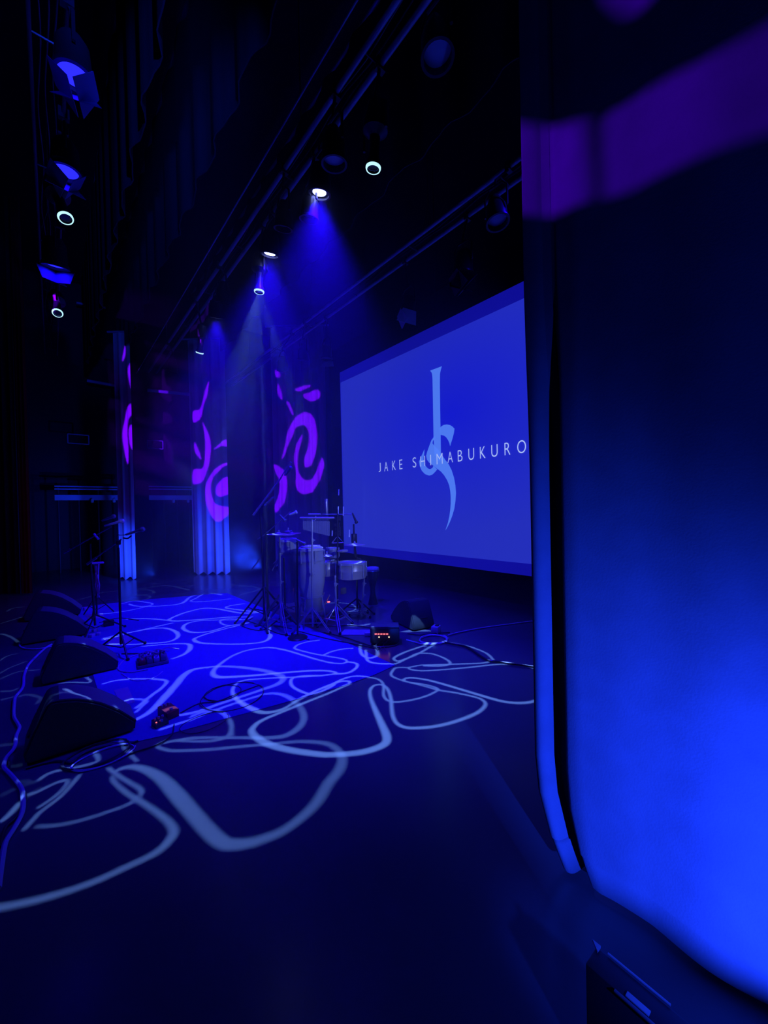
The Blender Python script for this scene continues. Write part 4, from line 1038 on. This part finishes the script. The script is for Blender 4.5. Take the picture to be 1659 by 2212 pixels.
MB().tube(smooth([g+R0*0.04+Vector((0,0,0.03)), g+R0*0.09+Vector((0,0,0.03)), g+R0*0.12+Vector((0,0,0.008))], 4), 0.006, 6).build('lead', 'cable', t)
# white box beside right wedge
g = at_z(942,1366); t = thing('connector_box', g, 'small pale connector box at the foot of the right floor monitor', 'connector box')
MB().box(g+Vector((0,0,0.04)), (0.12,0.09,0.08), Matrix.Rotation(0.4,3,'Z'), 0.01).build('body', 'white', t)
MB().box(g+Vector((0.01,-0.01,0.085)), (0.05,0.04,0.012), Matrix.Rotation(0.4,3,'Z'), 0.003).build('switch_panel', 'black', t)

# --- pedals and sheets near the near monitors
gq = at_z(332,1440)
t = thing('effects_pedalboard', gq, 'pedalboard crowded with small effects pedals on the blue cloth', 'pedalboard')
rb = Matrix.Rotation(math.radians(8), 3, 'Z'); ex = rb.col[0]; ey = rb.col[1]
A = at_z(300,1447); B = at_z(362,1434); ex = (B-A).normalized(); ey = Vector((-ex.y, ex.x, 0)); rb = Matrix((ex, ey, Vector((0,0,1)))).transposed(); LB = (B-A).length
c0 = A.lerp(B, 0.5)+ey*0.13
MB().box(c0+Vector((0,0,0.02)), (LB*1.1, 0.28, 0.025), rb, 0.006).build('board', 'grey', t)
k = 0
for j, n in ((0,4),(1,4)):
    for i in range(n):
        q = c0+ex*((i+0.5)/n-0.5)*LB*1.0+ey*(-0.07+0.13*j)+Vector((0,0,0.055)); m_ = ['red','grey','white','grey','grey','white','grey','black'][k]; k += 1
        o = MB().box(q, (LB/n*0.8, 0.1, 0.045), rb, 0.005).build('effects_pedal', m_, t)
        for s_ in (-1, 1): MB().lathe([(0.010,0),(0.009,0.014),(0,0.015)], q+ex*s_*LB/n*0.22+ey*0.025+Vector((0,0,0.022)), 8).build('knob', 'chrome', o)
        MB().lathe([(0.011,0),(0.011,0.012),(0,0.013)], q-ey*0.03+Vector((0,0,0.022)), 8).build('footswitch', 'chrome', o)
for i in range(3):
    q = c0+ex*(-0.1+0.09*i)*1.0+ey*0.02
    MB().tube(smooth([q+Vector((0,0,0.08)), q+ex*0.05+Vector((0,0,0.12)), q+ex*0.12-ey*0.02+Vector((0,0,0.1)), q+ex*0.16+Vector((0,0,0.08))], 4), 0.005, 6).build('patch_lead', 'white', t)
def pedal(px, s, m, label, rot_, led=None):
    g = at_z(*px); t = thing('effects_pedal', g, label, 'effects pedal', 'loose effects pedals'); rr = Matrix.Rotation(rot_, 3, 'Z')
    MB().prism([g+rr @ Vector(v) for v in ((-s[0]/2,-s[1]/2,0.004),(-s[0]/2,s[1]/2,0.004),(-s[0]/2,s[1]/2,s[2]),(-s[0]/2,-s[1]/2,s[2]*0.75))], rr @ Vector((s[0],0,0))).build('case', m, t, sm=False)
    for u in (-0.3, 0, 0.3): MB().lathe([(0.009,0),(0.008,0.014),(0,0.015)], g+rr @ Vector((u*s[0], s[1]*0.3, s[2]*0.93)), 10).build('knob', 'white', t)
    MB().lathe([(0.012,0),(0.012,0.014),(0,0.015)], g+rr @ Vector((0,-s[1]*0.3,s[2]*0.78)), 10).build('footswitch', 'chrome', t)
    if led: MB().lathe([(0,0),(0.006,0.003),(0,0.008)], g+rr @ Vector((-s[0]*0.35,-s[1]*0.2,s[2]*0.8)), 8).build('indicator_light', led, t)
pedal((364,1548), (0.085,0.13,0.075), 'red', 'red effects pedal on the edge of the blue cloth', 0.3)
pedal((346,1567), (0.085,0.075,0.045), 'black', 'black effects pedal with a red light beside the red one', 0.2, 'led_red')
def sheet(px4, label):
    P = [at_z(*q) for q in px4]
    single('setlist_sheet', MB().prism([Vector((q.x,q.y,0.0045)) for q in P], (0,0,0.002)), 'paper', label, 'sheet of paper', 'sheets of paper on the stage', sm=False)
sheet([(246,1493),(276,1485),(292,1518),(264,1526)], 'pale paper sheet partly behind the nearest floor monitor')
sheet([(222,1380),(276,1372),(286,1389),(238,1396)], 'pale sheet lying beside the pole of the near vocal stand')
sheet([(184,1330),(222,1325),(226,1334),(192,1340)], 'small pale sheet by the far vocal stand')
# tuner boxes by far stand
for i, (x_, y_, sz, lab) in enumerate(((235,1352,0.09,'dark box on the cloth between the two vocal stands'),(186,1318,0.05,'small glinting plug box left of the far vocal stand'),(205,1365,0.045,'pale connector nearest the third monitor'),(198,1377,0.05,'pale connector lowest beside the third monitor'),(213,1372,0.04,'pale connector right of the cluster by the third monitor'))):
    g = at_z(x_, y_); t_ = MB().box(g+Vector((0,0,sz*0.4+0.003)), (sz*1.3, sz, sz*0.8), Matrix.Rotation(0.3*i,3,'Z'), 0.006)
    single('cable_box', t_, 'black' if i == 0 else 'white', lab, 'connector box', 'small boxes around the vocal stands')

# ------------------------------------------------------------------ cables
def cable(pts, r, m, label, name='floor_cable', h=None, group=None):
    h = h if h is not None else r+0.003
    single(name, MB().tube(smooth([at_z(x, y_, h) for x, y_ in pts], 5), r, 7), m, label, 'cable', group)
cable(S7([(560,765),(500,800),(430,860),(330,960),(290,1020),(260,1110),(255,1200),(230,1260),(170,1330),(155,1400),(150,1540),(190,1620),(210,1670),(175,1760),(165,1850),(140,1910),(70,1990),(45,2060),(50,2110),(110,2170),(170,2240)]) + [(47,1705),(50,1735),(46,1760),(30,1790),(12,1820),(4,1860),(-4,1920)], 0.011, 'cable_blue', 'thick pale cable snaking along the left edge past the monitors')
cable(S7([(245,740),(215,745),(215,780),(260,805),(350,815),(450,808),(560,785)]), 0.008, 'cable_blue', 'pale curved cable end at the foot of the third monitor')
cable([(0,1830),(10,1790),(30,1770),(45,1750),(55,1722),(44,1700),(22,1670),(20,1640)], 0.007, 'cable', 'thinner dark cable running beside the thick pale one')
def coil(px, rx, ry, n, r, m, label, seed=1):
    rng = random.Random(seed); g = at_z(*px); pts = []
    for i in range(n*18):
        a = 2*PI*i/18; k = 1+0.10*math.sin(i*0.37+seed)+rng.uniform(-0.02,0.02)
        pts.append(g+Vector((rx*k*math.cos(a+0.4), ry*k*math.sin(a+0.4), r+0.004+0.5*r*(i/18)+0.003*math.sin(i))))
    single('coiled_cable', MB().tube(smooth(pts, 2), r, 6), m, label, 'cable', 'coiled cables')
coil((205,1632), 0.17, 0.13, 3, 0.0035, 'cable', 'loops of thin cable at the foot of the nearest monitor', 2)
coil((232,1636), 0.16, 0.10, 2, 0.0035, 'cable_blue', 'pale cable loop on the floor right of the nearest monitor', 5)
coil((500,1503), 0.24, 0.24, 2, 0.0026, 'cable', 'large thin cable loops on the blue cloth', 3)
coil((480,1500), 0.14, 0.14, 2, 0.0026, 'cable', 'small cable loop inside the large loops on the cloth', 7)
coil((445,1560), 0.16, 0.12, 1, 0.0026, 'cable', 'cable loop near the front edge of the blue cloth', 4)
coil((938,1384), 0.16, 0.14, 3, 0.006, 'cable_blue', 'heap of pale cable coils in front of the right monitor', 6)
cable(S7([(280,2110),(450,2060),(600,2030),(700,2035),(780,2045),(900,1950),(1100,1880),(1300,1840),(1420,1835),(1500,1810)]), 0.006, 'cable', 'dark cable running under the foot of the nearest monitor')
cable([(376,1565),(372,1585),(355,1600),(330,1612),(290,1625),(262,1632)], 0.005, 'cable', 'thin cable from the black pedal to the nearest monitor')
cable([(390,1540),(430,1520),(470,1515),(520,1495),(560,1480)], 0.005, 'cable', 'thin cable from the red pedal towards the loops')
cable([(700,1366),(740,1375),(780,1388),(815,1398),(850,1395),(862,1388)], 0.006, 'cable', 'cable curving from the drums to the effects unit')
cable([(640,1362),(700,1378),(760,1390),(820,1402)], 0.006, 'cable', 'second cable sagging below the one from the drums')
cable([(878,1382),(920,1392),(960,1388),(968,1378)], 0.007, 'cable_blue', 'pale cable from the effects unit to the coil heap')
cable([(968,1372),(1000,1364),(1050,1355),(1110,1347),(1140,1343),(1200,1336)], 0.008, 'cable_blue', 'straight pale cable running from the coils to the near drape')
cable([(880,1368),(910,1371),(950,1367),(972,1366)], 0.007, 'cable', 'dark cable behind the coil heap')
cable([(955,1386),(975,1390),(1010,1398),(1050,1424),(1085,1430),(1110,1434),(1200,1446)], 0.010, 'cable', 'dark cable from the coil heap passing under the near drape')
cable([(300,1413),(270,1425),(255,1445),(280,1452),(320,1446)], 0.006, 'white', 'pale cable beside the pedalboard')
cable([(262,1455),(290,1470),(330,1465),(352,1450)], 0.004, 'cable_blue', 'thin cable arc below the pedalboard')
cable([(263,1412),(300,1412),(330,1411)], 0.007, 'cable', 'dark cable running from the near vocal stand to the pedalboard')
cable([(215,1345),(240,1338),(262,1335),(300,1340)], 0.006, 'cable', 'dark cable lying across the cloth behind the near vocal stand')
cable([(530,1340),(560,1350),(600,1368),(640,1375),(668,1382)], 0.006, 'cable', 'dark cable at the feet of the drum stands')
cable([(545,1336),(520,1350),(560,1362),(590,1352),(630,1358)], 0.006, 'cable', 'looping cable among the left drum stand legs')
cable([(660,1345),(690,1350),(720,1352),(760,1350),(800,1356)], 0.006, 'cable', 'dark cable passing behind the braced stands')

# ------------------------------------------------------------------ equipment case bottom right
zc = 0.30
A = at_z(1288,2042,zc); B = at_z(1491,2210,zc); C_ = at_z(1250,2068,zc)
e1 = Vector(((B-A).x, (B-A).y, 0)).normalized(); e2 = Vector((-e1.y, e1.x, 0))
wdt = abs((C_-A).dot(e2)); sg = 1 if (C_-A).dot(e2) > 0 else -1
Lc = 0.30; ctr = A+e1*(Lc/2)+e2*sg*wdt/2
mrot = Matrix((e1, e2*sg, Vector((0,0,1))*1)).transposed()
t = thing('equipment_case', (ctr.x, ctr.y, 0), 'narrow dark equipment case with a metal edge strip beside the near drape', 'equipment case')
MT['case'] = mat('case_laminate', (0.05,0.055,0.07), 0.35, noise=0.1)
MB().box((ctr.x, ctr.y, zc/2), (Lc, wdt, zc), mrot, 0.006).build('body', 'case', t)
MB().tube([A+e1*0.03+Vector((0,0,0.004)), A+e1*0.17+Vector((0,0,0.004))], 0.0028, 8).build('edge_strip', 'white', t)
cc = A+Vector((0,0,0.003)); MB().prism([cc-e1*0.01, cc+e1*0.012, cc+e1*0.012+e2*sg*0.02], (0,0,0.006)).build('corner_cap', 'white', t, sm=False)
q = at_z(1378,2168,zc+0.004); MB().box(q, (0.05,0.014,0.004), mrot, 0.001).build('label_plate', 'white', t)
q = at_z(1371,2178,zc+0.003); MB().box(q, (0.09,0.008,0.004), mrot, 0.001).build('latch_strip', 'grey', t)

# ------------------------------------------------------------------ added lamp stand, unseen: its flaps keep side light off the stage floor
t = thing('side_light_blocker', (0.75, -0.45, 0), 'added unseen lamp stand behind the camera, its flaps blocking side light from the floor', 'stage lamp')
MB().box((0.66, -0.54, 0.012), (0.34, 0.34, 0.024)).build('base', 'black', t, sm=False)
MB().tube([(0.66,-0.54,0.02), (0.66,-0.54,0.55)], 0.015, 10).build('pole', 'black', t)
for zz in (0.24, 0.42):
    fr_ = frame((0.7, 0.7, 0.05)); MB().lathe([(0,-0.16),(0.05,-0.15),(0.07,-0.03),(0.075,-0.012),(0,-0.014)], (0.75,-0.45,zz), 20, fr_).build('housing', 'black', t)
ed = Vector((0.505, 0.863, 0)); pe = Vector((-0.863, 0.505, 0)); L0 = Vector((0.75,-0.45,0))
MB().prism([L0+ed*0.20+Vector((0,0,0.05)), L0+ed*0.20+pe*0.25+Vector((0,0,0.05)), L0+ed*0.20+pe*0.25+Vector((0,0,0.75)), L0+ed*0.20+Vector((0,0,0.75))], ed*0.004).build('barn_door', 'black', t, sm=False)  # upright flap put in to cut side light off the open floor
dd = Vector((0.72, 0.69, 0)); d2 = Vector((-0.69, 0.72, 0))
for zz, dr in ((0.24, 0.027),):
    b0 = L0+Vector((0,0,zz-dr)); MB().prism([b0-d2*0.18-dd*0.0, b0+d2*0.18, b0+d2*0.18+dd*0.17, b0-d2*0.18+dd*0.17], (0,0,-0.003)).build('barn_door', 'black', t, sm=False)  # bottom flap put in to shade the floor by the drape

# ------------------------------------------------------------------ haze over the stage
hz = bpy.data.materials.new('theatre_haze'); hz.use_nodes = True; nt = hz.node_tree
for n in list(nt.nodes):
    if n.type != 'OUTPUT_MATERIAL': nt.nodes.remove(n)
outn = [n for n in nt.nodes if n.type == 'OUTPUT_MATERIAL'][0]
vs_ = nt.nodes.new('ShaderNodeVolumeScatter'); vs_.inputs['Density'].default_value = 0.045; vs_.inputs['Anisotropy'].default_value = 0.4
vs_.inputs['Color'].default_value = (0.9,0.95,1,1)
nt.links.new(vs_.outputs[0], outn.inputs['Volume'])
o = MB().box((2.9, 7.0, 2.9), (4.1, 8.0, 5.6)).build('haze', hz, None, sm=False)
tag(o, 'thin theatre haze showing the lamp beams over the stage', 'haze', kind='stuff')

fz = bpy.data.materials.new('low_fog'); fz.use_nodes = True; nt = fz.node_tree
for n in list(nt.nodes):
    if n.type != 'OUTPUT_MATERIAL': nt.nodes.remove(n)
outn = [n for n in nt.nodes if n.type == 'OUTPUT_MATERIAL'][0]
v2 = nt.nodes.new('ShaderNodeVolumeScatter'); v2.inputs['Color'].default_value = (0.9,0.95,1,1)
tc = nt.nodes.new('ShaderNodeTexCoord'); gr = nt.nodes.new('ShaderNodeTexGradient'); gr.gradient_type = 'SPHERICAL'
mp = nt.nodes.new('ShaderNodeMapping'); mp.inputs['Scale'].default_value = (1.6, 1.25, 1.25)
nz = nt.nodes.new('ShaderNodeTexNoise'); nz.inputs['Scale'].default_value = 2.6; nz.inputs['Detail'].default_value = 3
m1_ = nt.nodes.new('ShaderNodeMath'); m1_.operation = 'MULTIPLY_ADD'; m1_.inputs[1].default_value = 3.0; m1_.inputs[2].default_value = -1.0
m2_ = nt.nodes.new('ShaderNodeMath'); m2_.operation = 'MULTIPLY'; m2_.use_clamp = True
m3_ = nt.nodes.new('ShaderNodeMath'); m3_.operation = 'MULTIPLY'; m3_.inputs[1].default_value = 0.9
L_ = nt.links.new
L_(tc.outputs['Object'], mp.inputs[0]); L_(mp.outputs[0], gr.inputs[0]); L_(tc.outputs['Object'], nz.inputs['Vector'])
L_(nz.outputs['Fac'], m1_.inputs[0]); L_(m1_.outputs[0], m2_.inputs[0]); L_(gr.outputs['Fac'], m2_.inputs[1])
L_(m2_.outputs[0], m3_.inputs[0]); L_(m3_.outputs[0], v2.inputs['Density']); L_(v2.outputs[0], outn.inputs['Volume'])
pf = at_d(525, 1172, depth(l2b)-0.55)
o = MB().box((0,0,0), (1.3, 1.6, 1.6)).build('fog_puff', fz, None, sm=False); o.location = (pf.x, pf.y, 0.82)
tag(o, 'soft blue puff of fog hanging low between the swirl drape and the drums', 'haze', kind='stuff')
